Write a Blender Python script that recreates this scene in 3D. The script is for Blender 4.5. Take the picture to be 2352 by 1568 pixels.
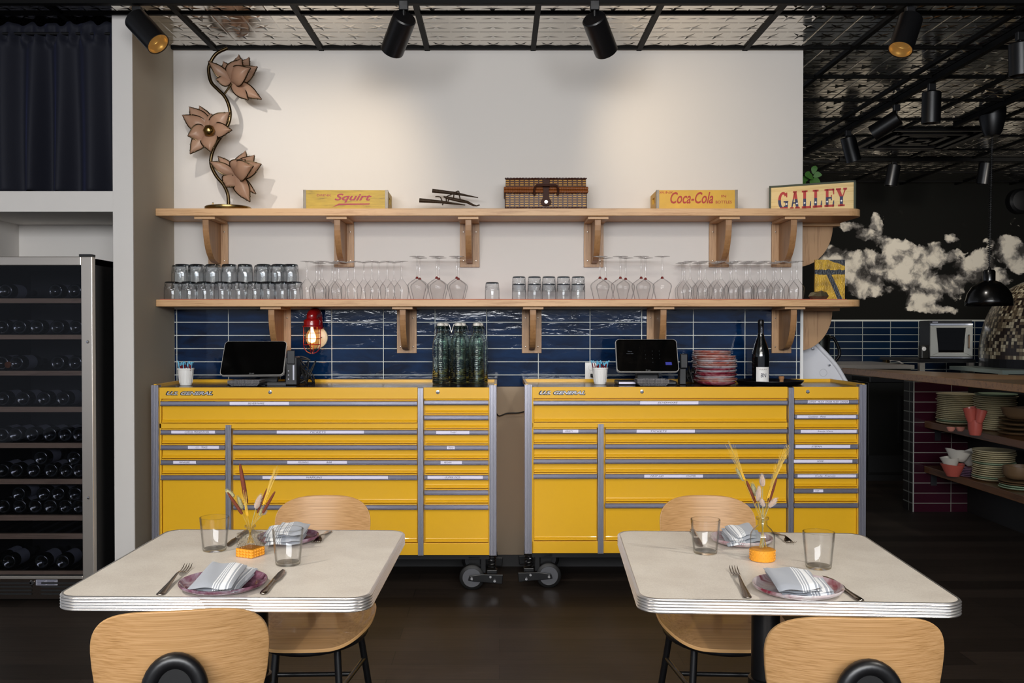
import bpy, math, random
from mathutils import Vector, Matrix
random.seed(7)
for o in list(bpy.data.objects): bpy.data.objects.remove(o)
S = bpy.context.scene
COL = S.collection
# ------------------------------------------------------------------ camera
F = 2162.0; PX0 = 1148.0; PY0 = 784.0
PITCH = math.atan(29/F); EYE = 1.376
cam = bpy.data.cameras.new('camera'); camo = bpy.data.objects.new('camera', cam); COL.objects.link(camo)
cam.sensor_width = 36; cam.sensor_fit = 'HORIZONTAL'; cam.lens = 36*F/2352
cam.shift_x = (1176-PX0)/2352; cam.clip_start = .05; cam.clip_end = 60
camo.location = (0, 0, EYE); camo.rotation_euler = (math.pi/2-PITCH, 0, 0)
S.camera = camo
S.view_settings.view_transform = 'Standard'; S.view_settings.look = 'None'
S.view_settings.gamma = 1; S.view_settings.exposure = 0.25; S.view_settings.use_curve_mapping = False
S.cycles.transparent_max_bounces = 48; S.cycles.max_bounces = 20; S.cycles.transmission_bounces = 20
# ------------------------------------------------------------------ world and room light
w = bpy.data.worlds.new('world'); S.world = w; w.use_nodes = True
w.node_tree.nodes['Background'].inputs[0].default_value = (.80, .86, 1, 1)
w.node_tree.nodes['Background'].inputs[1].default_value = .30
def light(name, kind, loc, target, energy, color=(1, 1, 1), **k):
    l = bpy.data.lights.new(name, kind); o = bpy.data.objects.new(name, l); COL.objects.link(o)
    l.energy = energy; l.color = color; o.location = loc
    d = Vector(target)-Vector(loc); o.rotation_euler = d.to_track_quat('-Z', 'Y').to_euler()
    for a, b in k.items(): setattr(l, a, b)
    return o
def spot(name, loc, target, energy, color, size=45, blend=.6, soft=.04):
    return light(name, 'SPOT', loc, target, energy, color, spot_size=math.radians(size), spot_blend=blend, shadow_soft_size=soft)
WARM = (1, .80, .55); NEUT = (1, .93, .84); COOL = (.86, .92, 1)
light('camera_side_fill', 'AREA', (-.2, -2.6, 2.42), (-.1, 5, 1.35), 285, (.95, .97, 1), shape='RECTANGLE', size=5.0, size_y=.95)  # added soft fill behind the camera; no window is built there
# table spots (track heads above and in front of the tables, out of view)
spot('spot_table_left', (-1.75, 1.15, 2.85), (-.60, 2.65, .74), 105, NEUT, 50, .7, .03)
spot('spot_table_right', (2.05, 1.35, 2.85), (.70, 2.6, .74), 98, NEUT, 50, .7, .03)
# wall washers: track heads aimed at the tool chests, shelves and upper wall, plus an added centre fill
spot('spot_wall_warm_left', (-.62, 4.68, 2.62), (-.90, 5.45, 2.30), 10, WARM, 95, 1, .03)
spot('spot_wall_warm_right', (.60, 4.68, 2.62), (1.08, 5.45, 2.42), 11, WARM, 95, 1, .03)
spot('spot_flower', (-1.60, 4.52, 2.72), (-1.35, 5.3, 2.35), 14, NEUT, 85, 1, .012)
spot('spot_chest_left', (-.95, 1.9, 2.9), (-.75, 5.1, 1.05), 62, NEUT, 48, 1, .10)
spot('spot_chest_right', (1.0, 1.9, 2.9), (.95, 5.1, 1.05), 70, NEUT, 48, 1, .10)
spot('wall_centre_fill', (0, 2.1, 2.88), (0, 5.45, 2.15), 48, NEUT, 75, 1, .35)  # added wash to even out the wall; belongs to no track head
# kitchen
spot('spot_mural', (2.9, 7.5, 2.7), (3.4, 10.5, 1.9), 85, NEUT, 80, .9, .05)
spot('spot_mural_right', (4.9, 7.5, 2.7), (5.2, 10.5, 1.9), 60, NEUT, 80, .9, .05)
spot('spot_bar', (2.75, 5.2, 2.8), (3.35, 6.6, .7), 26, NEUT, 38, .3, .03)
spot('spot_bar_back', (2.8, 6.2, 2.8), (3.7, 8.3, 1.0), 20, NEUT, 60, .6, .04)

# ------------------------------------------------------------------ pixel helpers (photo pixel at a given depth / height)
def ray(px, py):
    u = (px-PX0)/F; v = (PY0-py)/F
    return Vector((u, math.cos(PITCH)+v*math.sin(PITCH), -math.sin(PITCH)+v*math.cos(PITCH)))
def P(px, py, y):
    d = ray(px, py); d = d*(y/d.y); return Vector((d.x, y, d.z+EYE))
def Pz(px, py, z):
    d = ray(px, py); d = d*((z-EYE)/d.z); return Vector((d.x, d.y, z))
# ------------------------------------------------------------------ mesh builder
class MB:
    def __init__(s): s.v = []; s.f = []; s.uv = None
    def add(s, vs, fs):
        n = len(s.v); s.v += [tuple(v) for v in vs]; s.f += [tuple(i+n for i in f) for f in fs]; return s
    def box(s, x0, x1, y0, y1, z0, z1, M=None):
        vs = [Vector((x, y, z)) for z in (z0, z1) for y in (y0, y1) for x in (x0, x1)]
        if M: vs = [M @ v for v in vs]
        return s.add(vs, [(0, 2, 3, 1), (4, 5, 7, 6), (0, 1, 5, 4), (2, 6, 7, 3), (0, 4, 6, 2), (1, 3, 7, 5)])
    def lathe(s, prof, n=24, c=(0, 0, 0), M=None):
        c = Vector(c); vs = []; fs = []; rings = []
        for r, z in prof:
            if r < 1e-6:
                rings.append([len(vs)]); vs.append(Vector((0, 0, z)))
            else:
                rings.append(list(range(len(vs), len(vs)+n)))
                vs += [Vector((r*math.cos(2*math.pi*i/n), r*math.sin(2*math.pi*i/n), z)) for i in range(n)]
        for a, b in zip(rings, rings[1:]):
            if len(a) == 1 and len(b) == 1: continue
            for i in range(n):
                j = (i+1) % n
                if len(a) == 1: fs.append((a[0], b[j], b[i]))
                elif len(b) == 1: fs.append((a[i], a[j], b[0]))
                else: fs.append((a[i], a[j], b[j], b[i]))
        if M: vs = [M @ v for v in vs]
        return s.add([v+c for v in vs], fs)
    def tube(s, pts, r, n=8, closed=False, cap=True, flat=1.0):
        pts = [Vector(p) for p in pts]; m = len(pts); R = r if isinstance(r, (list, tuple)) else [r]*m
        vs = []; fs = []; up = None
        for i, p in enumerate(pts):
            a = pts[(i-1) % m] if (closed or i > 0) else p
            b = pts[(i+1) % m] if (closed or i < m-1) else p
            t = (b-a).normalized() if (b-a).length > 1e-9 else Vector((0, 0, 1))
            if up is None: up = t.orthogonal().normalized()
            up = (up - t*up.dot(t)); up = up.normalized() if up.length > 1e-6 else t.orthogonal().normalized()
            q = t.cross(up)
            for k in range(n):
                an = 2*math.pi*k/n; vs.append(p + up*R[i]*math.cos(an) + q*R[i]*flat*math.sin(an))
        for i in range(m if closed else m-1):
            j = (i+1) % m
            for k in range(n):
                l = (k+1) % n; fs.append((i*n+k, i*n+l, j*n+l, j*n+k))
        if cap and not closed:
            fs.append(tuple(range(n))[::-1]); fs.append(tuple((m-1)*n+k for k in range(n)))
        return s.add(vs, fs)
    def ext(s, poly, a, b, axes='xyz'):
        """extrude 2D poly (first two axes) from a to b on the third axis"""
        n = len(poly); ix = 'xyz'.index
        vs = []
        for h in (a, b):
            for p, q in poly:
                v = [0, 0, 0]; v[ix(axes[0])] = p; v[ix(axes[1])] = q; v[ix(axes[2])] = h; vs.append(v)
        fs = [tuple(range(n))[::-1], tuple(range(n, 2*n))]
        for i in range(n):
            j = (i+1) % n; fs.append((i, j, n+j, n+i))
        return s.add(vs, fs)
    def grid(s, fn, nu, nv, uv=False):
        vs = [fn(i/nu, j/nv) for j in range(nv+1) for i in range(nu+1)]
        fs = [(j*(nu+1)+i, j*(nu+1)+i+1, (j+1)*(nu+1)+i+1, (j+1)*(nu+1)+i) for j in range(nv) for i in range(nu)]
        if uv:
            if s.uv is None: s.uv = {}
            n = len(s.v)
            for j in range(nv+1):
                for i in range(nu+1): s.uv[n+j*(nu+1)+i] = (i/nu, j/nv)
        return s.add(vs, fs)
    def build(s, name, mat, parent=None, smooth=False, bevel=0, seg=2, solid=0, fix=True, sub=0, ang=38):
        me = bpy.data.meshes.new(name); me.from_pydata(s.v, [], s.f); me.update()
        if fix:
            import bmesh
            bm = bmesh.new(); bm.from_mesh(me); bmesh.ops.recalc_face_normals(bm, faces=bm.faces); bm.to_mesh(me); bm.free()
        if s.uv:
            L = me.uv_layers.new(name='UVMap')
            for lp in me.loops: L.data[lp.index].uv = s.uv.get(lp.vertex_index, (0, 0))
        if smooth:
            me.shade_smooth()
            try: me.set_sharp_from_angle(angle=math.radians(ang))
            except Exception: pass
        o = bpy.data.objects.new(name, me); COL.objects.link(o); me.materials.append(mat)
        if parent: o.parent = parent
        if solid:
            m = o.modifiers.new('thickness', 'SOLIDIFY'); m.thickness = solid; m.offset = 0
        if bevel:
            m = o.modifiers.new('bevel', 'BEVEL'); m.width = bevel; m.segments = seg; m.limit_method = 'ANGLE'; m.angle_limit = math.radians(40)
        if sub:
            m = o.modifiers.new('smooth', 'SUBSURF'); m.levels = sub; m.render_levels = sub
        return o
def thing(name, label, cat, loc=(0, 0, 0), rz=0, group=None):
    o = bpy.data.objects.new(name, None); COL.objects.link(o); o.location = loc; o.rotation_euler = (0, 0, rz)
    o.empty_display_size = .05
    return tag(o, label, cat, group)
def tag(o, label, cat, group=None, kind=None):
    o['label'] = label; o['category'] = cat
    if group: o['group'] = group
    if kind: o['kind'] = kind
    return o
def struct(o): o['kind'] = 'structure'; return o
KIDS = {}
def dup(root, loc, rz=None, label=None, group=None, scale=None):
    r = root.copy(); COL.objects.link(r); r.location = loc
    if rz is not None: r.rotation_euler = (0, 0, rz)
    if label: r['label'] = label
    if group: r['group'] = group
    if scale: r.scale = scale
    def rec(a, b):
        for ch in [c for c in ALLCH(a)]:
            c = ch.copy(); COL.objects.link(c); c.parent = b; rec(ch, c)
    rec(root, r); return r
def ALLCH(a): return list(a.children)
def text(name, body, mat, parent, loc, width=None, size=.02, rot=(math.pi/2, 0, 0), ext=.0004, shear=0, bold=0, height=None, align='LEFT', gap=1):
    c = bpy.data.curves.new(name, 'FONT'); c.body = body; c.size = size; c.extrude = ext; c.shear = shear; c.offset = bold*size
    c.space_character = gap; c.align_x = align; c.resolution_u = 3
    t = bpy.data.objects.new('tmp', c); COL.objects.link(t)
    bpy.context.view_layer.update()
    me = bpy.data.meshes.new_from_object(t.evaluated_get(bpy.context.evaluated_depsgraph_get()))
    bpy.data.objects.remove(t)
    xs = [v.co.x for v in me.vertices]; ys = [v.co.y for v in me.vertices]
    x0, x1, y0, y1 = min(xs), max(xs), min(ys), max(ys)
    sx = width/(x1-x0) if width else (height/(y1-y0) if height else 1); sy = height/(y1-y0) if height else sx
    for v in me.vertices:
        v.co.x = (v.co.x-x0)*sx; v.co.y = (v.co.y-y0)*sy
    me.materials.clear(); me.materials.append(mat)
    o = bpy.data.objects.new(name, me); COL.objects.link(o); o.parent = parent; o.location = loc; o.rotation_euler = rot
    return o
ORD = ['first', 'second', 'third', 'fourth', 'fifth', 'sixth', 'seventh', 'eighth', 'ninth', 'tenth', 'eleventh', 'twelfth', 'thirteenth', 'fourteenth', 'fifteenth', 'sixteenth', 'seventeenth', 'eighteenth', 'nineteenth', 'twentieth']
def nth(i, n, first='leftmost', last='rightmost', frm='from the left'):
    if i == 0: return first
    if i == n-1: return last
    return ORD[i]+' '+frm
# ------------------------------------------------------------------ materials
def lin(c):
    if isinstance(c, str):
        c = [int(c[i:i+2], 16)/255 for i in (0, 2, 4)]
    return tuple((x/12.92 if x <= .04045 else ((x+.055)/1.055)**2.4) for x in c)+(1,)
class NT:
    def __init__(s, name):
        s.m = bpy.data.materials.new(name); s.m.use_nodes = True; s.t = s.m.node_tree; s.b = s.t.nodes['Principled BSDF']
    def n(s, typ, **k):
        nd = s.t.nodes.new(typ)
        for a, b in k.items(): setattr(nd, a, b)
        return nd
    def l(s, a, b): s.t.links.new(a, b)
    def math(s, op, a, b=None, c=None, clamp=False):
        nd = s.n('ShaderNodeMath', operation=op, use_clamp=clamp)
        for i, x in enumerate((a, b, c)):
            if x is None: continue
            if isinstance(x, (int, float)): nd.inputs[i].default_value = x
            else: s.l(x, nd.inputs[i])
        return nd.outputs[0]
    def set(s, **k):
        for a, b in k.items(): s.b.inputs[a.replace('_', ' ')].default_value = b
    def coord(s, kind='Object', scale=None, rot=None):
        tc = s.n('ShaderNodeTexCoord'); o = tc.outputs[kind]
        if scale or rot:
            mp = s.n('ShaderNodeMapping'); s.l(o, mp.inputs[0])
            if scale: mp.inputs['Scale'].default_value = scale
            if rot: mp.inputs['Rotation'].default_value = rot
            o = mp.outputs[0]
        return o
    def noise(s, vec, scale, detail=3, rough=.5, dist=0):
        nd = s.n('ShaderNodeTexNoise'); nd.inputs['Scale'].default_value = scale; nd.inputs['Detail'].default_value = detail
        nd.inputs['Roughness'].default_value = rough; nd.inputs['Distortion'].default_value = dist
        if vec is not None: s.l(vec, nd.inputs['Vector'])
        return nd.outputs['Fac']
    def ramp(s, fac, stops):
        r = s.n('ShaderNodeValToRGB'); s.l(fac, r.inputs[0]); e = r.color_ramp.elements
        while len(e) < len(stops): e.new(.5)
        for i, (p, c) in enumerate(stops): e[i].position = p; e[i].color = lin(c) if isinstance(c, str) else (c, c, c, 1)
        return r.outputs[0]
    def bump(s, h, strength=.3, dist=.002):
        b = s.n('ShaderNodeBump'); b.inputs['Strength'].default_value = strength; b.inputs['Distance'].default_value = dist
        s.l(h, b.inputs['Height']); s.l(b.outputs[0], s.b.inputs['Normal'])
def plain(name, c, rough=.5, metal=0, bump=None, vary=0, coat=0, spec=None, trans=0, emit=None):
    t = NT(name); t.set(Base_Color=lin(c), Roughness=rough, Metallic=metal)
    if coat: t.b.inputs['Coat Weight'].default_value = coat
    if spec is not None: t.b.inputs['Specular IOR Level'].default_value = spec
    if trans: t.b.inputs['Transmission Weight'].default_value = trans
    if emit: t.b.inputs['Emission Color'].default_value = lin(emit[0]); t.b.inputs['Emission Strength'].default_value = emit[1]
    co = None
    if bump or vary: co = t.coord()
    if bump: t.bump(t.noise(co, bump[0], 4), bump[1], bump[2] if len(bump) > 2 else .001)
    if vary:
        f = t.noise(co, 14, 5); h = t.n('ShaderNodeHueSaturation'); h.inputs['Color'].default_value = lin(c)
        mr = t.n('ShaderNodeMapRange'); t.l(f, mr.inputs[0]); mr.inputs[3].default_value = 1-vary; mr.inputs[4].default_value = 1+vary
        t.l(mr.outputs[0], h.inputs['Value']); t.l(h.outputs[0], t.b.inputs['Base Color'])
    return t.m
def wood(name, light_, dark, axis='x', sc=1.0, rough=.45, coord='Object'):
    t = NT(name); s = {'x': (1.2, 22, 22), 'y': (22, 1.2, 22), 'z': (22, 22, 1.2)}[axis]
    co = t.coord(coord, tuple(a*sc for a in s))
    n1 = t.noise(co, 2.2, 6, .62, .6); co2 = t.coord(coord, tuple(a*sc*5 for a in s)); n2 = t.noise(co2, 2.0, 3, .7)
    f = t.math('ADD', t.math('MULTIPLY', n1, .7), t.math('MULTIPLY', n2, .3))
    c = t.ramp(f, [(.34, dark), (.5, light_), (.68, light_)])
    t.l(c, t.b.inputs['Base Color']); t.set(Roughness=rough); t.bump(n2, .12, .0006); return t.m
def bricks(name, c1, c2, mortar, w, h, ms, off=0, axes='xz', rough=.3, bias=0, coord='Object', shift=(0, 0), spec=.5, mrough=None):
    t = NT(name); co = t.coord(coord); sp = t.n('ShaderNodeSeparateXYZ'); t.l(co, sp.inputs[0])
    cb = t.n('ShaderNodeCombineXYZ'); ix = 'xyz'.index
    for k in (0, 1): t.l(t.math('ADD', sp.outputs[ix(axes[k])], shift[k]), cb.inputs[k])
    b = t.n('ShaderNodeTexBrick'); b.offset = off; b.squash = 1; t.l(cb.outputs[0], b.inputs['Vector'])
    b.inputs['Color1'].default_value = lin(c1); b.inputs['Color2'].default_value = lin(c2); b.inputs['Mortar'].default_value = lin(mortar)
    b.inputs['Scale'].default_value = 1; b.inputs['Mortar Size'].default_value = ms; b.inputs['Mortar Smooth'].default_value = .1
    b.inputs['Bias'].default_value = bias; b.inputs['Brick Width'].default_value = w; b.inputs['Row Height'].default_value = h
    t.l(b.outputs['Color'], t.b.inputs['Base Color']); t.set(Roughness=rough); t.b.inputs['Specular IOR Level'].default_value = spec
    inv = t.math('SUBTRACT', 1, b.outputs['Fac']); t.bump(inv, .5, .002); return t.m
def thin_glass(name, tint='f4f7f7', edge='7f8d90', rough=.02, refl=1.0):
    """blown glass as a single wall: clear face-on, darker and more reflective at grazing angles"""
    m = bpy.data.materials.new(name); m.use_nodes = True; t = m.node_tree; t.nodes.clear()
    out = t.nodes.new('ShaderNodeOutputMaterial'); mix = t.nodes.new('ShaderNodeMixShader')
    tr = t.nodes.new('ShaderNodeBsdfTransparent'); gl = t.nodes.new('ShaderNodeBsdfGlossy'); gl.inputs['Roughness'].default_value = rough
    lw = t.nodes.new('ShaderNodeLayerWeight'); lw.inputs['Blend'].default_value = .5
    fr = t.nodes.new('ShaderNodeMath'); fr.operation = 'POWER'; fr.inputs[1].default_value = 4.5
    mu = t.nodes.new('ShaderNodeMath'); mu.operation = 'MULTIPLY_ADD'; mu.inputs[1].default_value = .9*min(refl, 1.1); mu.inputs[2].default_value = .022*refl; mu.use_clamp = True
    cr = t.nodes.new('ShaderNodeValToRGB'); e = cr.color_ramp.elements
    e[0].position = .50; e[0].color = lin(tint); e[1].position = .97; e[1].color = lin(edge)
    L = t.links.new; L(lw.outputs['Facing'], cr.inputs[0]); L(cr.outputs[0], tr.inputs[0]); L(lw.outputs['Facing'], fr.inputs[0]); L(fr.outputs[0], mu.inputs[0])
    L(mu.outputs[0], mix.inputs[0]); L(tr.outputs[0], mix.inputs[1]); L(gl.outputs[0], mix.inputs[2]); L(mix.outputs[0], out.inputs[0])
    return m, t, tr, gl
def glass_bump(mt, kind='noise', scale=90, strength=.5, dist=.004):
    m, t, tr, gl = mt
    b = t.nodes.new('ShaderNodeBump'); b.inputs['Strength'].default_value = strength; b.inputs['Distance'].default_value = dist
    tc = t.nodes.new('ShaderNodeTexCoord')
    if kind == 'noise':
        n = t.nodes.new('ShaderNodeTexNoise'); n.inputs['Scale'].default_value = scale; o = n.outputs['Fac']
    elif kind == 'voronoi':
        n = t.nodes.new('ShaderNodeTexVoronoi'); n.inputs['Scale'].default_value = scale; o = n.outputs['Distance']
    else:
        n = t.nodes.new('ShaderNodeTexWave'); n.bands_direction = 'Z'; n.inputs['Scale'].default_value = scale; n.inputs['Distortion'].default_value = 1.5; o = n.outputs['Fac']
    t.links.new(tc.outputs['Object'], n.inputs['Vector']); t.links.new(o, b.inputs['Height']); t.links.new(b.outputs[0], gl.inputs['Normal'])
    for nd in t.nodes:
        if nd.type == 'LAYER_WEIGHT': t.links.new(b.outputs[0], nd.inputs['Normal'])
    return m
M = {}
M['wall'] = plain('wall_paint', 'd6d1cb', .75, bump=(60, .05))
M['side'] = plain('side_wall_shaded', 'b0a694', .75, bump=(60, .05))  # wall paint darkened: shade on the side wall put into its colour
M['oak'] = wood('oak_horizontal', 'cfa475', 'ad7f50', 'x')
M['oakz'] = wood('oak_vertical', 'b48e66', '8c6443', 'z', .8)
M['yellow'] = plain('yellow_enamel', 'e8b120', .28, coat=.15, bump=(220, .03, .0003))
M['alu'] = plain('brushed_aluminium', 'b0afb8', .30, .8)
M['alub'] = plain('bright_aluminium', 'e8e8ea', .16, 1)
M['steel'] = plain('stainless_steel', 'd2c9be', .30, .85, bump=(60, .05))
M['dsteel'] = plain('cutlery_steel', '8d857c', .2, 1)
M['black'] = plain('black_powder_coat', '0d0d0f', .38)
M['blackm'] = plain('matte_black', '0b0b0c', .6)
M['rubber'] = plain('black_rubber', '101010', .55)
M['mat'] = plain('black_liner_mat', '17131a', .22, bump=(40, .2, .002))
M['white'] = plain('white_plastic', 'eceae6', .35)
M['grout'] = plain('grout', 'cfd2cc', .8)
M['tape'] = plain('label_tape', 'e6e2f4', .5)
M['ink'] = plain('marker_ink', '1c1f3f', .6)
M['brass'] = plain('antique_brass', '8f7446', .25, 1)
M['brassd'] = plain('dark_brass', '4a3d2a', .28, 1)
M['chrome'] = plain('chrome', 'd8d8da', .08, 1)
M['red'] = plain('red_enamel', '8f0f12', .25, coat=.4)
M['floor'] = None
# ================================================================== SHELL
CEIL = 2.989; WY = 5.45
def mk_floor():
    t = NT('dark_plank_floor'); co = t.coord(); sp = t.n('ShaderNodeSeparateXYZ'); t.l(co, sp.inputs[0])
    b = t.n('ShaderNodeTexBrick'); b.offset = .37; t.l(co, b.inputs['Vector'])
    for k, v in (('Scale', 1), ('Mortar Size', .0015), ('Brick Width', 1.2), ('Row Height', .16), ('Bias', 0)): b.inputs[k].default_value = v
    b.inputs['Color1'].default_value = lin('3f352e'); b.inputs['Color2'].default_value = lin('28211c'); b.inputs['Mortar'].default_value = lin('0b0908')
    n = t.noise(t.coord('Object', (1.5, 30, 1)), 2.5, 6, .65)
    mx = t.n('ShaderNodeMixRGB', blend_type='MULTIPLY'); mx.inputs[0].default_value = .8; t.l(b.outputs['Color'], mx.inputs[1])
    t.l(t.ramp(n, [(.3, .45), (.7, 1.0)]), mx.inputs[2]); t.l(mx.outputs[0], t.b.inputs['Base Color'])
    t.set(Roughness=.55); t.b.inputs['Specular IOR Level'].default_value = .25; t.bump(n, .25, .0015); return t.m
struct(MB().box(-6, 9, -4.2, 10.7, -.05, 0).build('floor', mk_floor()))
def mk_tin():
    """pressed tin: squares of 15 cm, each with an embossed five-pointed star, and a bead between squares"""
    t = NT('pressed_tin'); co = t.coord(); sp = t.n('ShaderNodeSeparateXYZ'); t.l(co, sp.inputs[0]); mm = t.math
    c = .1525
    fx = mm('SUBTRACT', mm('FRACT', mm('DIVIDE', mm('ADD', sp.outputs[0], 61-.192), c)), .5)
    fy = mm('SUBTRACT', mm('FRACT', mm('DIVIDE', mm('ADD', sp.outputs[1], 61-5.44), c)), .5)
    r = mm('SQRT', mm('ADD', mm('MULTIPLY', fx, fx), mm('MULTIPLY', fy, fy)))
    a = mm('ARCTAN2', fx, fy)
    am = mm('ABSOLUTE', mm('SUBTRACT', mm('FRACT', mm('ADD', mm('DIVIDE', a, 2*math.pi/5), 10.5)), .5))
    am = mm('MULTIPLY', am, 2*math.pi/5)
    q = mm('MULTIPLY', r, mm('ADD', mm('COSINE', am), mm('MULTIPLY', mm('SINE', am), 3.08)))
    star = mm('MAXIMUM', mm('SUBTRACT', 1, mm('DIVIDE', q, .43)), 0)
    ed = mm('MINIMUM', mm('SUBTRACT', .5, mm('ABSOLUTE', fx)), mm('SUBTRACT', .5, mm('ABSOLUTE', fy)))
    bead = mm('MULTIPLY', mm('MAXIMUM', mm('SUBTRACT', 1, mm('DIVIDE', ed, .045)), 0), .22)
    n = t.noise(co, 3.2, 2)
    h = mm('ADD', mm('ADD', mm('MULTIPLY', star, 1.0), bead), mm('MULTIPLY', n, .5))
    t.set(Base_Color=lin('dcd6cc'), Metallic=1.0, Roughness=.13); t.bump(h, .55, .010); return t.m
struct(MB().box(-6, 9, -4.2, 10.7, CEIL, CEIL+.05).build('ceiling', mk_tin()))
g = MB()
for k in range(-7, 13):
    x = .192+.61*k; g.box(x-.014, x+.014, -4, 10.6, CEIL-.012, CEIL+.001)
for k in range(-15, 9):
    y = 5.44+.61*k
    if k == 0: y -= .02
    g.box(-5.8, 8.8, y-.012, y+.012, CEIL-.010, CEIL+.001)
struct(g.build('trim_1', plain('grid_black', '070707', .6, spec=.15)))
# main wall, side wall with its end face, niche and beam
TT = 1.042   # bottom of the blue tiles
struct(MB().box(-1.9, 1.75, WY, WY+.12, 0, CEIL).build('wall_back', M['wall']))
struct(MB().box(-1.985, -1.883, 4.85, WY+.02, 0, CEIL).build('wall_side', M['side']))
struct(MB().box(-1.986, -1.882, 4.838, 4.8505, 0, CEIL).build('trim_2', M['wall'], bevel=.002))
struct(MB().box(-3.6, -1.985, WY, WY+.1, 0, 2.1).build('wall_niche', M['wall']))
struct(MB().box(-3.6, -2.78, 4.84, WY, 0, 1.977).build('wall_left', M['wall']))
struct(MB().box(-5.9, -1.985, 4.84, WY, 1.977, 2.083).build('trim_3', M['wall'], bevel=.002))
struct(MB().box(-5.9, -1.9, WY+.1, WY+.15, 2.083, CEIL).build('wall_alcove', plain('dark_wall', '14141a', .8)))
struct(MB().box(-1.882, 1.7495, WY-.004, WY+.001, .06, 1.042).build('wall_lower', plain('shaded_wall_tan', 'a3917a', .7, bump=(60, .1))))  # added panel: shade on the beige wall below the tiles, as tan colour
struct(MB().box(-1.88, 1.75, WY-.012, WY+.001, 0, .066).build('baseboard_back', plain('dark_baseboard', '2b2a2a', .5)))
struct(MB().box(1.737, 1.7535, WY-.011, WY+.02, 1.04, 1.50).build('trim_4', plain('tile_edge_white', 'e8e8e6', .4)))
# blue tiles: one mesh, bevelled, stack bond
tb = NT('blue_glazed_tile'); co = tb.coord()
nn = tb.noise(tb.coord('Object', (1, 1, 3)), 5.5, 4, .55, .8)
big = tb.noise(co, 3.5, 2)
tb.l(tb.ramp(tb.math('ADD', tb.math('MULTIPLY', nn, .6), tb.math('MULTIPLY', big, .4)), [(.35, '031027'), (.65, '0a2a50')]), tb.b.inputs['Base Color'])
tb.set(Roughness=.07); tb.b.inputs['Coat Weight'].default_value = .2; tb.b.inputs['Coat Roughness'].default_value = .03
tb.bump(nn, .4, .0036)
M['blue'] = tb.m
g = MB(); z0 = 1.4143; x0 = -1.868
for r in range(-6, 3):
    for c in range(-1, 14):
        xa, xb = x0+.2987*c+.0022, x0+.2987*(c+1)-.0022; za, zb = z0+.0761*r+.0022, z0+.0761*(r+1)-.0022
        xa, xb = max(xa, -1.881), min(xb, 1.736); za, zb = max(za, TT), min(zb, 1.4985)
        if xb-xa < .01 or zb-za < .006: continue
        g.box(xa, xb, WY-.0095, WY-.001, za, zb)
struct(g.build('wall_tiles', M['blue'], bevel=.0022, seg=2))
struct(MB().box(-1.882, 1.737, WY-.0055, WY, TT, 1.4985).build('trim_5', M['grout']))

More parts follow.
